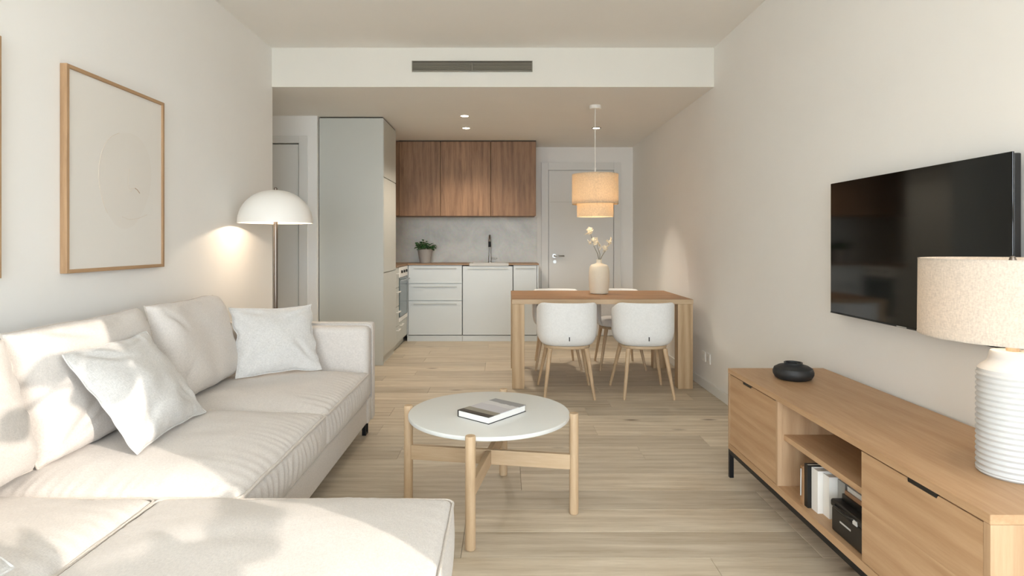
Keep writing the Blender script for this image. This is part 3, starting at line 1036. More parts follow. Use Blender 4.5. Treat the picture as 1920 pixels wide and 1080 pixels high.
def sofa_arm():
    bm = bmesh.new()
    add_box(bm, -1.79, SF - 0.008, 3.658, 3.765, 0.242, 0.685, 0.035, 5)
    for v in bm.verts:                       # soft, slightly full inner pad
        if v.co.y < 3.70:
            v.co.y -= 0.012 * max(0, 1 - ((v.co.x + 1.3) / 0.5) ** 4)
    inner = from_bm('arm', bm, M['sofa'], sofa, smooth=True)
    auto(inner, 60)
    bm = bmesh.new()
    add_box(bm, -1.81, SF, 3.752, 3.825, 0.095, 0.700, 0.016, 4)
    outer = from_bm('arm_panel', bm, M['sofa'], sofa, smooth=True)
    auto(outer, 60)
    bm = bmesh.new()
    add_box(bm, -1.79, SF - 0.006, 3.657, 3.756, 0.095, 0.243, 0.012, 3)
    auto(from_bm('arm_base', bm, M['sofa'], sofa, smooth=True), 60)
    pts = [(SF - 0.004, 3.752, 0.10)]
    for k in range(7):
        a = R(15 * k)
        pts.append((SF - 0.029 + 0.025 * math.cos(a), 3.752, 0.672 + 0.025 * math.sin(a)))
    pts.append((-1.79, 3.752, 0.697))
    tube('piping', pts, 0.0055, M['sofa_pipe'], outer, 6)


sofa_arm()
seat_cushion('seat_cushion', -1.68, SF, 2.783, 3.650, 0.243, 0.408, 0.048, M['sofa'], sofa, 1)
seat_cushion('seat_cushion', -1.68, SF, 1.868, 2.777, 0.243, 0.408, 0.056, M['sofa'], sofa, 2)
seat_cushion('seat_cushion', -1.68, -1.075, 0.83, 1.862, 0.243, 0.410, 0.044, M['sofa'], sofa, 3, pucker=0.003, pipe=0.004)
seat_cushion('chaise_cushion', -1.069, -0.155, 0.83, 1.860, 0.243, 0.410, 0.056, M['sofa'], sofa, 4, pucker=0.0012, cp=3.0, pipe=0.0042)


def back_cushion(y0, y1, xb, xt, zt, seed, t=0.20, tilt=0.0):
    m, w, h = frame_from((xb, y0, 0.455), (xb, y1, 0.455), (xt, y1, zt), (xt, y0, zt))
    bm, border = pillow_bm(w, h, t, 0.012, 5.0, 0.42, seed, wrinkle=0.011)
    o = from_bm('back_cushion', bm, M['sofa'], sofa, smooth=True, world=False)
    o.matrix_local = Matrix.Translation(-LOC[sofa.name]) @ m @ Matrix.Rotation(tilt, 4, 'Z')
    tube('piping', border, 0.004, M['sofa_pipe'], o, 6, closed=True, world=False)


back_cushion(2.735, 3.385, -1.525, -1.640, 0.905, 3.1)
back_cushion(1.985, 2.715, -1.545, -1.665, 0.895, 7.4)
back_cushion(1.20, 1.965, -1.545, -1.665, 0.890, 5.7)


def sofa_leg(x, y, flip):
    s = -1 if flip else 1
    bm = bmesh.new()
    z = 0.096
    add_box(bm, x - 0.012, x + 0.012, y - 0.005, y + 0.005, 0.001, z)
    add_box(bm, x - 0.012, x + 0.012, y - s * 0.055 - 0.005, y - s * 0.055 + 0.005, 0.001, z)
    add_box(bm, x - 0.012, x + 0.012, min(y, y - s * 0.055), max(y, y - s * 0.055), 0.001, 0.009)
    from_bm('leg', bm, M['dark_metal'], sofa)


for x, y, f in ((-0.87, 3.79, False), (-1.74, 3.79, False), (-0.24, 1.78, False), (-0.24, 0.88, True), (-1.74, 0.88, True)):
    sofa_leg(x, y, f)

throw_pillow('grey linen pillow tilted on the middle of the sofa, half in sun', (-1.275, 2.06, 0.468), (-1.285, 2.555, 0.478),
             (-1.535, 2.60, 0.815), (-1.530, 2.09, 0.815), 0.16, 2.2, 0.06)
throw_pillow('grey linen pillow leaning in the far corner by the sofa arm', (-1.425, 3.235, 0.468), (-1.055, 3.525, 0.462),
             (-1.185, 3.615, 0.825), (-1.565, 3.385, 0.825), 0.15, 6.1, 0.08)
throw_pillow('grey linen pillow at the near end of the sofa, cut by the frame', (-1.02, 0.86, 0.505), (-1.06, 1.305, 0.505),
             (-1.42, 1.26, 0.760), (-1.42, 0.86, 0.760), 0.13, 9.3, 0.06)

# ------------------------------------------------------------------ floor lamp
FX, FY = -1.540, 4.05
t = thing('floor_lamp', 'white dome floor lamp on a bronze pole behind the sofa arm', 'lamp', (FX, FY, 0))
lathe('base', [(0.0, 0.0005), (0.14, 0.0005), (0.14, 0.016), (0.135, 0.02), (0.0, 0.02)], FX, FY, M['bronze'], t, n=40, cap=False)
lathe('pole', [(0.0, 0.018), (0.0135, 0.018), (0.0135, 1.50), (0.0, 1.50)], FX, FY, M['bronze'], t, n=16, cap=False)
prof = []
for k in range(15):
    a = R(90 * k / 14)
    prof.append((0.241 * math.cos(a) ** 0.9 if k < 14 else 0.006, 1.332 + 0.222 * math.sin(a)))
inner = [(max(r - 0.004, 0.004), z - 0.004 if k else z) for k, (r, z) in enumerate(prof)]
lathe('lamp_shade', prof + inner[::-1] + [prof[0]], FX, FY, M['white_gloss'], t, n=64, cap=False)
lathe('finial', [(0.0, 1.553), (0.010, 1.553), (0.012, 1.562), (0.008, 1.572), (0.0, 1.574)], FX, FY, M['bronze'], t, n=16, cap=False)
lathe('bulb', [(0.014, 1.40), (0.03, 1.405), (0.034, 1.43), (0.02, 1.46), (0.014, 1.462)], FX, FY, M['bulb'], t, n=20, cap=False)
light('floor_lamp_light', 'POINT', (FX - 0.045, FY, 1.405), 4.5, WARM, t, shadow_soft_size=0.015)


# ------------------------------------------------------------------ pictures on the left wall
def picture(y0, y1, z0, z1, label, marks):
    t = thing('framed_picture', label, 'picture', (XL, (y0 + y1) / 2, z0), 0, 'oak framed prints on the left wall')
    xa, xb = XL + 0.001, XL + 0.030
    fw = 0.016
    box('frame_side', xa, xb, y0, y0 + fw, z0, z1, M['frame'], t, bev=0.0015)
    box('frame_side', xa, xb, y1 - fw, y1, z0, z1, M['frame'], t, bev=0.0015)
    box('frame_rail', xa, xb, y0 + fw, y1 - fw, z1 - fw, z1, M['frame_y'], t, bev=0.0015)
    box('frame_rail', xa, xb, y0 + fw, y1 - fw, z0, z0 + fw, M['frame_y'], t, bev=0.0015)
    sheet = box('print', xa + 0.002, xa + 0.020, y0 + fw, y1 - fw, z0 + fw, z1 - fw, M['art'], t)
    if marks:
        x = xa + 0.0203

        def P(u, v):
            return (x, y0 + (y1 - y0) * u, z0 + (z1 - z0) * v)
        # pale wash of a head and its drawn outline
        out = []
        for k in range(40):
            a = 2 * math.pi * k / 40
            r = 1 + 0.06 * math.sin(2 * a + 0.6) + 0.04 * math.sin(3 * a)
            out.append((0.57 + 0.27 * r * math.cos(a), 0.50 + 0.275 * r * math.sin(a)))
        bm = bmesh.new()
        vs = [bm.verts.new(P(u, v)) for u, v in out]
        vb = [bm.verts.new(Vector(P(u, v)) - Vector((0.0002, 0, 0))) for u, v in out]
        bm.faces.new(vs)
        bm.faces.new(vb[::-1])
        for k in range(40):
            bm.faces.new((vs[k], vb[k], vb[(k + 1) % 40], vs[(k + 1) % 40]))
        from_bm('colour_wash', bm, M['art_tint'], sheet)
        tube('drawn_line', [P(u, v) for u, v in out[12:26]], 0.0010, M['art_line'], sheet, 4)
        tube('drawn_line', [P(0.60, 0.56), P(0.585, 0.48), P(0.60, 0.445), P(0.63, 0.45)], 0.0009, M['art_line'], sheet, 4)
        tube('drawn_line', [P(0.52, 0.29), P(0.60, 0.275), P(0.70, 0.285), P(0.80, 0.31)], 0.0009, M['art_line'], sheet, 4)
        tube('drawn_line', [P(0.66, 0.455), P(0.685, 0.448), P(0.715, 0.43)], 0.0022, M['art_mark'], sheet, 4)
        tube('drawn_line', [P(0.61, 0.43), P(0.63, 0.445), P(0.65, 0.455)], 0.0012, M['art_line'], sheet, 4)


picture(2.478, 3.192, 1.072, 1.942, 'oak framed abstract face drawing above the sofa, fully in view', True)
picture(1.445, 2.157, 1.072, 1.942, 'oak framed print at the left edge, only its side showing', False)

# ------------------------------------------------------------------ coffee table and book
CX, CY, CR = -0.067, 2.724, R(-9.7)
t = thing('coffee_table', 'round white coffee table with four light oak post legs', 'table', (CX, CY, 0), CR)
lathe('tabletop', [(0.0, 0.4165), (0.358, 0.4165), (0.3625, 0.419), (0.3635, 0.423), (0.3635, 0.431), (0.362, 0.4345), (0.358, 0.4355), (0.0, 0.4355)], 0, 0, M['table_white'], t, n=96, cap=False, world=False)
for k in range(4):
    a = R(90 * k)
    x, y = 0.382 * math.cos(a), 0.382 * math.sin(a)
    lathe('leg', [(0.0, 0.0006), (0.018, 0.0006), (0.0205, 0.004), (0.0205, 0.442), (0.019, 0.4455), (0.0, 0.4455)], x, y, M['light_oak'], t, n=24, cap=False, world=False)
box('stretcher', -0.375, 0.375, -0.0115, 0.0115, 0.198, 0.264, M['light_oak_x'], t, bev=0.002, world=False)
bm = bmesh.new()
add_box(bm, -0.375, 0.375, -0.0115, 0.0115, 0.196, 0.262, 0.002)
st = from_bm('stretcher', bm, M['light_oak_x'], t, world=False)
st.rotation_euler = (0, 0, R(90))

ba = math.atan2(0.195, 0.164)
bc = Vector((-0.063, 2.525, 0.4358)) + Vector((0.164, 0.195, 0)) / 2 + Vector((-0.143, 0.112, 0)) / 2
t = thing('hardcover_book', 'thick hardcover book with landscape cover lying on the white coffee table', 'book', bc, ba)
# local x along the long edge, y towards the spine
hl, hw = 0.1275, 0.091
box('pages', -hl + 0.003, hl - 0.003, -hw + 0.003, hw - 0.004, 0.0025, 0.0275, M['paper'], t, world=False)
box('front_cover', -hl, hl, -hw, hw, 0.0275, 0.030, M['cover'], t, bev=0.0006, world=False)
box('back_cover', -hl, hl, -hw, hw, 0.0, 0.0025, M['black'], t, bev=0.0006, world=False)
box('spine', -hl, hl, hw - 0.004, hw, 0.0025, 0.0275, M['black'], t, world=False)

# ------------------------------------------------------------------ dining table, chairs, vase
TX0, TX1, TY0, TY1, TZ = 0.066, 1.550, 4.92, 5.83, 0.735
t = thing('dining_table', 'rectangular solid oak dining table with thick square legs', 'table', ((TX0 + TX1) / 2, (TY0 + TY1) / 2, 0))
nb = 5
for k in range(nb):
    ya, yb = TY0 + (TY1 - TY0) * k / nb, TY0 + (TY1 - TY0) * (k + 1) / nb
    box('top_plank', TX0, TX1, ya + 0.0002, yb - 0.0002, TZ - 0.038, TZ, M['table_oak'], t, bev=0.0015)
box('edge_band', TX0, TX1, TY0 - 0.004, TY0 - 0.0002, TZ - 0.038, TZ - 0.001, M['light_oak_x'], t)
for x0, x1 in ((TX0, TX0 + 0.102), (TX1 - 0.125, TX1 - 0.001)):
    for y0, y1 in ((TY0 + 0.001, TY0 + 0.10), (TY1 - 0.10, TY1 - 0.001)):
        box('leg', x0 + 0.0005, x1, y0, y1, 0.0006, TZ - 0.0385, M['table_oak_v'], t, bev=0.003)


def make_chair():
    t = thing('dining_chair', 'x', 'chair', (0, 0, 0), 0, 'white upholstered barrel chairs round the dining table')
    hw, hd, n = 0.238, 0.232, 2.7
    bm = bmesh.new()
    NPH, sections = 48, []
    for i in range(NPH + 1):
        ph = R(-118 + 236 * i / NPH)
        f = abs(ph) / R(118)
        ztop = 0.735 - 0.115 * max(0, (f - 0.45) / 0.55) ** 1.6
        s, c = math.sin(ph), math.cos(ph)
        px, py = math.copysign(abs(s) ** (2 / n), s), -math.copysign(abs(c) ** (2 / n), c)

        def at(k, z):
            return (px * (hw * k[0]), py * (hd * k[1]), z)
        sec = []
        for z in (0.398, 0.405, 0.418, 0.438, 0.465, 0.50, 0.55, 0.60, 0.65, ztop - 0.016):
            z = min(z, ztop - 0.016)
            q = max(0, min(1, (z - 0.398) / 0.115))
            k = 0.74 + 0.26 * math.sqrt(1 - (1 - q) ** 2)
            sec.append(at((k, k), z))
        for dk, dz in ((0.005, -0.006), (0.03, 0.0), (0.09, 0.0), (0.125, -0.006)):
            sec.append(at((1 - dk, 1 - dk), ztop + dz))
        for z in (ztop - 0.018, 0.58, 0.50, 0.44, 0.40):
            z = min(z, ztop - 0.018)
            q = max(0, min(1, (z - 0.38) / 0.14))
            k = 0.70 + 0.155 * math.sqrt(1 - (1 - q) ** 2)
            sec.append(at((k, k), z))
        sections.append([bm.verts.new(p) for p in sec])
    for a, b in zip(sections[:-1], sections[1:]):
        m = len(a)
        for k in range(m):
            bm.faces.new((a[k], a[(k + 1) % m], b[(k + 1) % m], b[k]))
    bm.faces.new(sections[0])
    bm.faces.new(sections[-1])
    shell = from_bm('backrest', bm, M['chair'], t, smooth=True, world=False)
    box('back_tag', -0.0035, 0.0035, -hd - 0.0015, -hd + 0.004, 0.447, 0.478, M['dark_metal'], shell, world=False)
    # seat pad and wood ring
    for name, mat, rings in (('seat', M['chair'], ((0.66, 0.395), (0.76, 0.400), (0.80, 0.42), (0.80, 0.445), (0.77, 0.462), (0.68, 0.470), (0.40, 0.474), (0.02, 0.475))),
                             ('seat_frame', M['light_oak_x'], ((0.5, 0.374), (0.755, 0.374), (0.765, 0.379), (0.765, 0.392), (0.755, 0.3965), (0.5, 0.3965)))):
        bm = bmesh.new()
        rr = []
        for k, z in rings:
            rr.append([bm.verts.new((*superellipse(hw * k, hd * k, n, q, 48), z)) for q in range(48)])
        for a, b in zip(rr[:-1], rr[1:]):
            for q in range(48):
                bm.faces.new((a[q], a[(q + 1) % 48], b[(q + 1) % 48], b[q]))
        bm.faces.new(rr[0])
        bm.faces.new(rr[-1])
        o = from_bm(name, bm, mat, t, smooth=True, world=False)
        auto(o, 50)
    for sx in (-1, 1):
        for sy, bx, by in ((-1, 0.19, -0.24), (1, 0.213, 0.24)):
            bm = bmesh.new()
            add_tube(bm, [(sx * 0.142, sy * 0.150, 0.376), (sx * bx, by, 0.012), (sx * bx, by, 0.0008)], [0.0185, 0.0105, 0.010], 14)
            o = from_bm('leg', bm, M['light_oak'], t, smooth=True, world=False)
            auto(o, 50)
    return t


def copy_tree(o, parent=None):
    c = o.copy()
    COL.objects.link(c)
    c.parent = parent
    for ch in list(o.children):
        copy_tree(ch, c)
    return c


chair = make_chair()
spots = ((0.500, 4.815, 0, 'white upholstered dining chair on the near side, left, back to the viewer'),
         (1.108, 4.815, 0, 'white upholstered dining chair on the near side, right, back to the viewer'),
         (0.512, 5.862, 180, 'white upholstered dining chair behind the table, on the kitchen side'),
         (1.115, 5.862, 180, 'white upholstered dining chair behind the table, nearest the right wall'))
first = True
for x, y, a, lab in spots:
    o = chair if first else copy_tree(chair)
    first = False
    o.location = (x, y, 0)
    o.rotation_euler = (0, 0, R(a))
    o['label'] = lab

VX, VY = 0.868, 5.48
t = lathe('vase', [(0.0, 0.0005), (0.074, 0.0005), (0.082, 0.006), (0.090, 0.06), (0.094, 0.13), (0.093, 0.20), (0.086, 0.245), (0.070, 0.264), (0.040, 0.272),
                   (0.026, 0.280), (0.023, 0.295), (0.025, 0.312), (0.021, 0.312), (0.019, 0.295), (0.021, 0.27), (0.070, 0.24), (0.080, 0.10), (0.070, 0.02), (0.0, 0.02)],
          0, 0, M['cream'], None, n=48, cap=False)
t.location = (VX, VY, TZ)
tag(t, 'cream stoneware bottle vase on the dining table', 'vase')
random.seed(21)


def blossom_mesh():
    bm = bmesh.new()
    for k in range(5):
        a = R(72 * k)
        add_leaf(bm, (0.003 * math.cos(a), 0.003 * math.sin(a), 0), (math.cos(a), math.sin(a), 0.75), 0.024, 0.022, 0.35)
    me = bpy.data.meshes.new('blossom')
    bm.to_mesh(me)
    bm.free()
    me.materials.append(M['petal'])
    return me


BL = blossom_mesh()


def branch(label, pts, blooms):
    st = tube('flower_branch', [(p[0], p[1], p[2]) for p in pts], [0.0035 - 0.0022 * k / (len(pts) - 1) for k in range(len(pts))], M['stem'], None, 6)
    st.location = (VX, VY, TZ)
    tag(st, label, 'flower', 'blossoming branches in the cream vase')
    for (x, y, z, s) in blooms:
        o = link('blossom', BL, None, st)
        o.location = (x, y, z)
        o.scale = (s, s, s)
        o.rotation_euler = (random.uniform(0.2, 1.5), random.uniform(-0.7, 0.7), random.uniform(0, 6.28))
    return st


branch('tallest blossoming branch in the cream vase, bending left', [(0.008, 0.006, 0.05), (0.0, 0, 0.30), (-0.012, 0, 0.36), (-0.045, 0.01, 0.43), (-0.068, 0.0, 0.51), (-0.082, 0, 0.565)],
       [(-0.10, -0.01, 0.545, 1.35), (-0.068, -0.012, 0.55, 1.4), (-0.085, 0, 0.58, 1.2), (-0.095, -0.01, 0.463, 1.3), (-0.075, -0.02, 0.468, 1.2), (-0.05, -0.01, 0.49, 1.1)])
branch('short middle blossoming branch in the cream vase', [(0.0, -0.008, 0.05), (0.004, -0.005, 0.30), (0.006, -0.01, 0.36), (-0.018, -0.02, 0.43), (-0.028, -0.02, 0.48)],
       [(-0.030, -0.02, 0.485, 1.3), (-0.012, -0.024, 0.445, 1.2), (-0.035, -0.02, 0.455, 1.0), (0.012, -0.012, 0.405, 0.9)])
branch('right blossoming branch in the cream vase, bending to the wall', [(-0.006, 0.0, 0.05), (0.008, 0.004, 0.30), (0.028, 0, 0.345), (0.062, -0.005, 0.40), (0.090, 0.0, 0.46), (0.118, 0, 0.50)],
       [(0.060, -0.01, 0.392, 1.2), (0.048, -0.01, 0.42, 1.0), (0.080, -0.01, 0.43, 1.1), (0.085, 0.0, 0.465, 1.3), (0.115, 0, 0.487, 1.2), (0.102, -0.01, 0.455, 1.0)])

# ------------------------------------------------------------------ wall outlets
for y, lab in ((4.86, 'white wall outlet beside the table leg, nearer the viewer'), (4.97, 'white wall outlet beside the table leg, farther from the viewer')):
    t = thing('wall_outlet', lab, 'outlet', (XR, y, 0.22), 0, 'white wall outlets low on the right wall')
    box('plate', XR - 0.010, XR - 0.0005, y - 0.042, y + 0.042, 0.22, 0.304, M['white_gloss'], t, bev=0.003)
    k = lathe('socket_well', [(0.0, 0.0), (0.021, 0.0), (0.021, 0.0015), (0.0, 0.0015)], 0, 0, M['white_trim'], t, n=20, cap=False, world=False)
    k.matrix_local = Matrix.Translation(Vector((XR - 0.010, y, 0.262)) - LOC[t.name]) @ Matrix.Rotation(R(-90), 4, 'Y')

# ------------------------------------------------------------------ media console
KX0, KX1, KY0, KY1 = 1.150, 1.640, 1.420, 3.085
KZ0, KZ1 = 0.145, 0.556
YD1, YD0 = 2.540, 1.940       # the open bay lies between these
t = thing('media_console', 'low oak media console with an open shelf bay and black metal legs', 'console', (1.39, 2.25, 0))
box('top', KX0, KX1, KY0, KY1, KZ1 - 0.024, KZ1, M['oak'], t, bev=0.002)
box('bottom', KX0 + 0.001, KX1, KY0 + 0.001, KY1 - 0.001, KZ0, KZ0 + 0.030, M['oak'], t, bev=0.0015)
for y0, y1 in ((KY0 + 0.0005, KY0 + 0.022), (KY1 - 0.022, KY1 - 0.0005)):
    box('side_panel', KX0 + 0.001, KX1 - 0.001, y0, y1, KZ0 + 0.0302, KZ1 - 0.0242, M['oak_v'], t, bev=0.001)
for y0 in (YD1 - 0.012, YD0 - 0.006):
    box('divider', KX0 + 0.022, KX1 - 0.012, y0, y0 + 0.018, KZ0 + 0.0302, KZ1 - 0.0242, M['oak_v'], t)
box('back_panel', KX1 - 0.011, KX1 - 0.001, KY0 + 0.0225, KY1 - 0.0225, KZ0 + 0.0302, KZ1 - 0.0242, M['oak_v'], t)
box('shelf', KX0 + 0.028, KX1 - 0.012, YD0 + 0.0125, YD1 - 0.0125, 0.370, 0.392, M['oak'], t, bev=0.001)


def console_door(y0, y1, g0, g1, dark_y):
    z0, z1 = KZ0 + 0.032, KZ1 - 0.028
    # grip notch cut into the top edge of the upper board
    zm = z0 + (z1 - z0) * 0.50
    d = box('door', KX0 + 0.0025, KX0 + 0.0195, y0, y1, z0, zm - 0.0004, M['oak'], t, bev=0.0008)
    bm = bmesh.new()
    outline = [(y0, zm + 0.0004), (y1, zm + 0.0004), (y1, z1), (g1 + 0.006, z1), (g1, z1 - 0.010), (g0, z1 - 0.010), (g0 - 0.006, z1), (y0, z1)]
    f = [bm.verts.new((KX0 + 0.002, y, z)) for y, z in outline]
    b = [bm.verts.new((KX0 + 0.0195, y, z)) for y, z in outline]
    bm.faces.new(f)
    bm.faces.new(b[::-1])
    for k in range(len(f)):
        bm.faces.new((f[k], b[k], b[(k + 1) % len(f)], f[(k + 1) % len(f)]))
    from_bm('board', bm, M['oak'], d)
    box('grip_shade', KX0 + 0.0035, KX0 + 0.0192, g0 - 0.001, g1 + 0.001, z1 - 0.0098, z1 + 0.0032, M['black'], d)  # black fill paints the shade inside the grip notch


console_door(YD1 + 0.006, KY1 - 0.0235, 2.80, 2.895, 0)
console_door(KY0 + 0.0235, YD0 - 0.005, 1.60, 1.715, 0)
box('edge_strip', KX0 + 0.001, KX0 + 0.0215, YD1 - 0.012, YD1 + 0.004, KZ0 + 0.0302, KZ1 - 0.0242, M['oak_v'], t)
# metal underframe
boxes('leg_frame', [(KX0 + 0.002, KX0 + 0.022, KY0 + 0.01, KY1 - 0.002, KZ0 - 0.022, KZ0 - 0.0005), (KX1 - 0.022, KX1 - 0.002, KY0 + 0.01, KY1 - 0.002, KZ0 - 0.022, KZ0 - 0.0005),
                    (KX0 + 0.022, KX1 - 0.022, KY1 - 0.022, KY1 - 0.002, KZ0 - 0.022, KZ0 - 0.0005), (KX0 + 0.022, KX1 - 0.022, KY0 + 0.01, KY0 + 0.03, KZ0 - 0.022, KZ0 - 0.0005)], M['dark_metal'], t)
for x in (KX0 + 0.002, KX1 - 0.022):
    for y in (KY0 + 0.01, KY1 - 0.022):
        box('leg', x, x + 0.02, y, y + 0.02, 0.0006, KZ0 - 0.0222, M['dark_metal'], t)

# things in the open bay
BZ = KZ0 + 0.0304


def shelf_book(label, y0, y1, h, depth, x0, mat, spine=None, lean=0):
    t = thing('shelf_book', label, 'book', (x0, y0, BZ), 0, 'books standing in the console bay')
    box('pages', x0 + 0.004, x0 + depth - 0.003, y0 + 0.002, y1 - 0.002, BZ + 0.003, BZ + h - 0.004, M['paper'], t)
    boxes('cover', [(x0, x0 + depth, y0, y0 + 0.002, BZ, BZ + h), (x0, x0 + depth, y1 - 0.002, y1, BZ, BZ + h), (x0, x0 + 0.003, y0 + 0.002, y1 - 0.002, BZ, BZ + h)], mat, t)
    return t


shelf_book('brown cloth book leaning first in the console bay', 2.345, 2.362, 0.150, 0.17, 1.166, M['brown_book'])
shelf_book('black spined book between the brown and white books', 2.318, 2.343, 0.165, 0.18, 1.172, M['black'])
shelf_book('tallest white spined book in the console bay', 2.270, 2.316, 0.160, 0.18, 1.186, M['paper'])
shelf_book('white spined book in the middle of the console bay', 2.225, 2.268, 0.155, 0.18, 1.205, M['paper'])
shelf_book('pale grey spined book next to the black case', 2.175, 2.223, 0.150, 0.17, 1.235, M['grey_book'])
o = tube('bookmark_ribbon', [(1.1636, 2.353, BZ + 0.14), (1.1630, 2.353, BZ + 0.06), (1.1630, 2.354, BZ + 0.035)], 0.0022, M['silver'], None, 6)
tag(o, 'silver bookmark ribbon hanging down the brown book', 'bookmark')

t = thing('storage_case', 'black storage case with handle and pale name strip in the console bay', 'case', (1.26, 2.05, BZ))
b = box('body', 1.172, 1.36, 1.958, 2.150, BZ, BZ + 0.085, M['black'], t, bev=0.006)
l = box('lid', 1.168, 1.364, 1.956, 2.152, BZ + 0.0852, BZ + 0.112, M['black'], t, bev=0.008, seg=3)
tube('handle', [(1.171, 2.12, BZ + 0.098), (1.158, 2.105, BZ + 0.100), (1.158, 2.02, BZ + 0.100), (1.171, 2.005, BZ + 0.098)], 0.005, M['black'], l, 8)
box('latch', 1.1655, 1.169, 1.985, 2.010, BZ + 0.084, BZ + 0.100, M['silver'], l, bev=0.001)
box('name_strip', 1.1712, 1.1722, 2.030, 2.095, BZ + 0.048, BZ + 0.054, M['silver'], b)
for k, (h, mat, dx, lab) in enumerate(((0.020, M['black'], 0.0, 'black flat box lying directly on the black case'), (0.014, M['copper'], 0.006, 'copper toned magazine between the flat box and the silver one'),
                                       (0.016, M['silver'], 0.012, 'silver magazine on top of the stack on the case'))):
    z = BZ + 0.1124 + (0, 0.0202, 0.0345)[k]
    t = thing('magazine', lab, 'magazine', (1.29, 2.05, z), 0, 'stack on the black storage case')
    box('pages', 1.205 + dx, 1.365, 1.965, 2.135 - dx, z + 0.002, z + h - 0.002, M['paper'] if k else M['black'], t)
    boxes('cover', [(1.203 + dx, 1.367, 1.963, 2.137 - dx, z, z + 0.002), (1.203 + dx, 1.367, 1.963, 2.137 - dx, z + h - 0.002, z + h), (1.203 + dx, 1.205 + dx, 1.963, 2.137 - dx, z + 0.002, z + h - 0.002)], mat, t)

# squat black pot
o = lathe('bud_vase', [(0.0, 0.0004), (0.066, 0.0004), (0.080, 0.008), (0.089, 0.024), (0.090, 0.036), (0.084, 0.052), (0.066, 0.063), (0.043, 0.068), (0.040, 0.072), (0.041, 0.079),
                       (0.035, 0.079), (0.033, 0.070), (0.06, 0.055), (0.078, 0.036), (0.06, 0.012), (0.0, 0.010)], 0, 0, M['black_pot'], None, n=48, cap=False)
o.location = (1.368, 2.84, KZ1)
tag(o, 'squat black stoneware bud vase on the far end of the console', 'vase')

# table lamp
LX, LY = 1.412, 1.667
t = thing('table_lamp', 'ribbed white ceramic table lamp with a linen drum shade', 'lamp', (LX, LY, KZ1))
prof = [(0.0, 0.0004), (0.076, 0.0004), (0.082, 0.006)]
z = 0.010
k = 0
while z < 0.285:
    prof.append((0.0808 + 0.0022 * math.sin(2 * math.pi * k / 8), z))
    z += 0.0155 / 8
    k += 1
prof += [(0.079, 0.292), (0.070, 0.302), (0.058, 0.312), (0.053, 0.325), (0.052, 0.338), (0.049, 0.343), (0.0, 0.343)]
bo = lathe('lamp_base', prof, 0, 0, M['ceramic'], t, n=64, cap=False, world=False)
for p in bo.data.polygons:
    p.use_smooth = True
lathe('neck', [(0.0, 0.3425), (0.015, 0.3425), (0.015, 0.372), (0.011, 0.376), (0.011, 0.42), (0.0, 0.42)], 0, 0, M['light_oak'], t, n=20, cap=False, world=False)
s0, s1 = 0.381, 0.600
ls = lathe('lamp_shade', [(0.2195, s0), (0.2175, s1), (0.2150, s1), (0.2170, s0), (0.2195, s0)], 0, 0, M['shade'], t, n=80, cap=False, world=False)
for zz, rr in ((s0, 0.2200), (s1 - 0.004, 0.2180)):
    lathe('rim', [(rr, zz), (rr, zz + 0.004), (rr - 0.004, zz + 0.004), (rr - 0.004, zz), (rr, zz)], 0, 0, M['shade'], ls, n=80, cap=False, world=False)
bm = bmesh.new()
for k in range(3):
    a = R(120 * k + 40)
    add_tube(bm, [(0, 0, 0.578), (0.215 * math.cos(a), 0.215 * math.sin(a), 0.590)], 0.0022, 6)
add_tube(bm, [(0, 0, 0.42), (0, 0, 0.585)], 0.004, 8)
from_bm('harp', bm, M['bronze'], t, world=False)
lathe('finial', [(0.0, 0.583), (0.008, 0.583), (0.010, 0.592), (0.006, 0.606), (0.0, 0.608)], 0, 0, M['bronze'], t, n=16, cap=False, world=False)
lathe('bulb', [(0.012, 0.425), (0.028, 0.445), (0.030, 0.465), (0.018, 0.49), (0.004, 0.494)], 0, 0, M['bulb'], t, n=20, cap=False, world=False)
light('table_lamp_light', 'POINT', (LX - 0.04, LY - 0.01, KZ1 + 0.462), 0.9, WARM, t, shadow_soft_size=0.03)

# television
t = thing('television', 'large flat black television mounted on the right wall', 'television', (1.62, 2.41, 0.862))
box('housing', 1.606, 1.632, 1.893, 2.937, 0.868, 1.484, M['tv_edge'], t, bev=0.004)
box('screen', 1.5995, 1.6058, 1.889, 2.941, 0.864, 1.488, M['tv'], t, bev=0.0015)
box('bezel', 1.5985, 1.6058, 1.889, 2.941, 0.858, 0.8638, M['tv_edge'], t)
boxes('wall_bracket', [(1.632, XR - 0.0005, 2.30, 2.52, 1.05, 1.32)], M['dark_metal'], t)
box('maker_badge', 1.5978, 1.5984, 2.385, 2.445, 0.859, 0.863, M['silver'], t)

# ------------------------------------------------------------------ tall plant standing in the window beside the camera
PERP, ALONG = Vector((0.541, 0.841, 0)), Vector((-0.841, 0.541, 0))


def PP(p, a, z):
    v = PERP * p + ALONG * a
    return Vector((v.x, v.y, z))


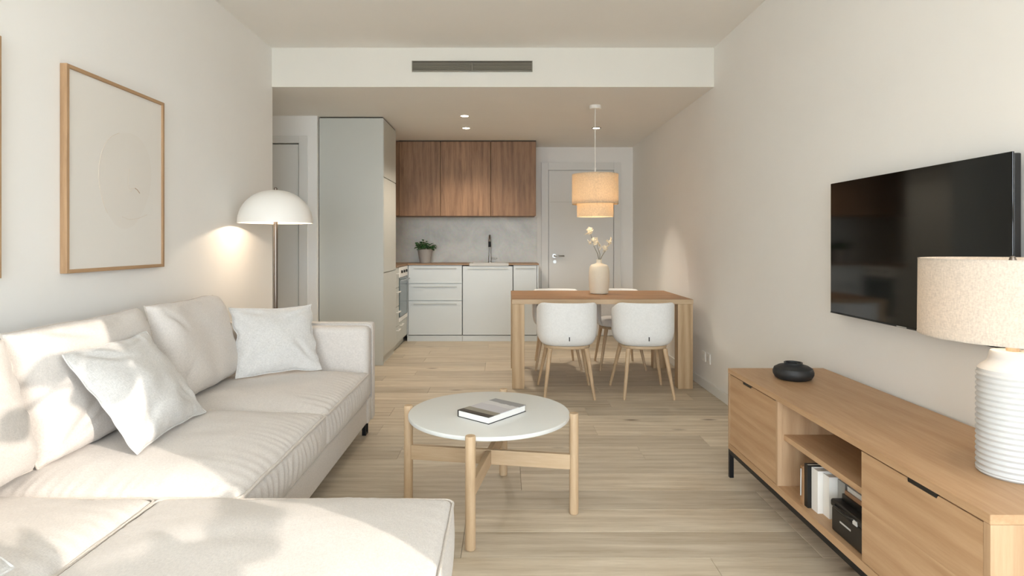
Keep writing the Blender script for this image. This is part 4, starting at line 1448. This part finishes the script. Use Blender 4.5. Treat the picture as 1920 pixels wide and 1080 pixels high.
AP = -1.14
base = PP(0.33, AP, 0)
t = thing('arching_plant', 'tall arching leafy plant in a pot standing in the window beside the viewer', 'plant', base)
lathe('pot', [(0.0, 0.0005), (0.13, 0.0005), (0.14, 0.01), (0.165, 0.30), (0.152, 0.30), (0.15, 0.26), (0.0, 0.26)], 0, 0, M['pot_grey'], t, n=40, cap=False, world=False)
lathe('soil', [(0.0, 0.2605), (0.149, 0.2605), (0.0, 0.27)], 0, 0, M['soil'], t, n=24, cap=False, world=False)
tube('stem', [PP(0.33, AP, 0.26), PP(0.34, AP, 0.7), PP(0.40, AP, 1.08), PP(0.52, AP, 1.27), PP(0.68, AP, 1.33), PP(0.86, AP, 1.345), PP(1.00, AP, 1.375)],
     [0.014, 0.013, 0.012, 0.010, 0.008, 0.006, 0.004], M['stem'], t, 8)
tube('stem', [PP(0.31, AP, 0.26), PP(0.33, AP - 0.05, 0.9), PP(0.45, AP - 0.05, 1.45), PP(0.65, AP - 0.03, 1.80), PP(0.88, AP, 1.95), PP(1.05, AP, 1.99)],
     [0.014, 0.013, 0.012, 0.009, 0.007, 0.004], M['stem'], t, 8)
# (start p, z) -> (tip p, z), width: blades hang round the arching tip and turn to the window
for p0, z0, p1, z1, W in ((0.985, 1.362, 1.135, 1.440, 0.052), (0.80, 1.325, 1.03, 1.385, 0.062), (0.86, 1.345, 0.955, 1.405, 0.045), (0.745, 1.340, 0.83, 1.425, 0.042),
                          (0.60, 1.315, 0.84, 1.345, 0.075), (0.62, 1.335, 0.715, 1.392, 0.055), (0.57, 1.38, 0.645, 1.530, 0.085), (0.66, 1.33, 0.88, 1.36, 0.08), (0.83, 1.33, 1.00, 1.385, 0.065), (0.90, 1.35, 1.12, 1.43, 0.055), (0.50, 1.34, 0.57, 1.55, 0.095),
                          (0.46, 1.22, 0.62, 1.30, 0.09), (0.42, 1.15, 0.36, 1.36, 0.09), (0.40, 1.05, 0.26, 1.20, 0.09), (0.38, 0.95, 0.50, 1.06, 0.09),
                          (0.80, 1.99, 1.00, 2.075, 0.085), (0.93, 1.90, 1.16, 1.975, 0.12), (0.96, 1.99, 1.16, 2.055, 0.11), (0.68, 1.80, 0.80, 1.90, 0.08)):
    a, b = PP(p0, AP, z0), PP(p1, AP, z1)
    bm = bmesh.new()
    add_leaf(bm, a, b - a, (b - a).length, W * 1.3, 0.05, -ALONG)
    from_bm('leaf', bm, M['leaf_d'], t, smooth=True)
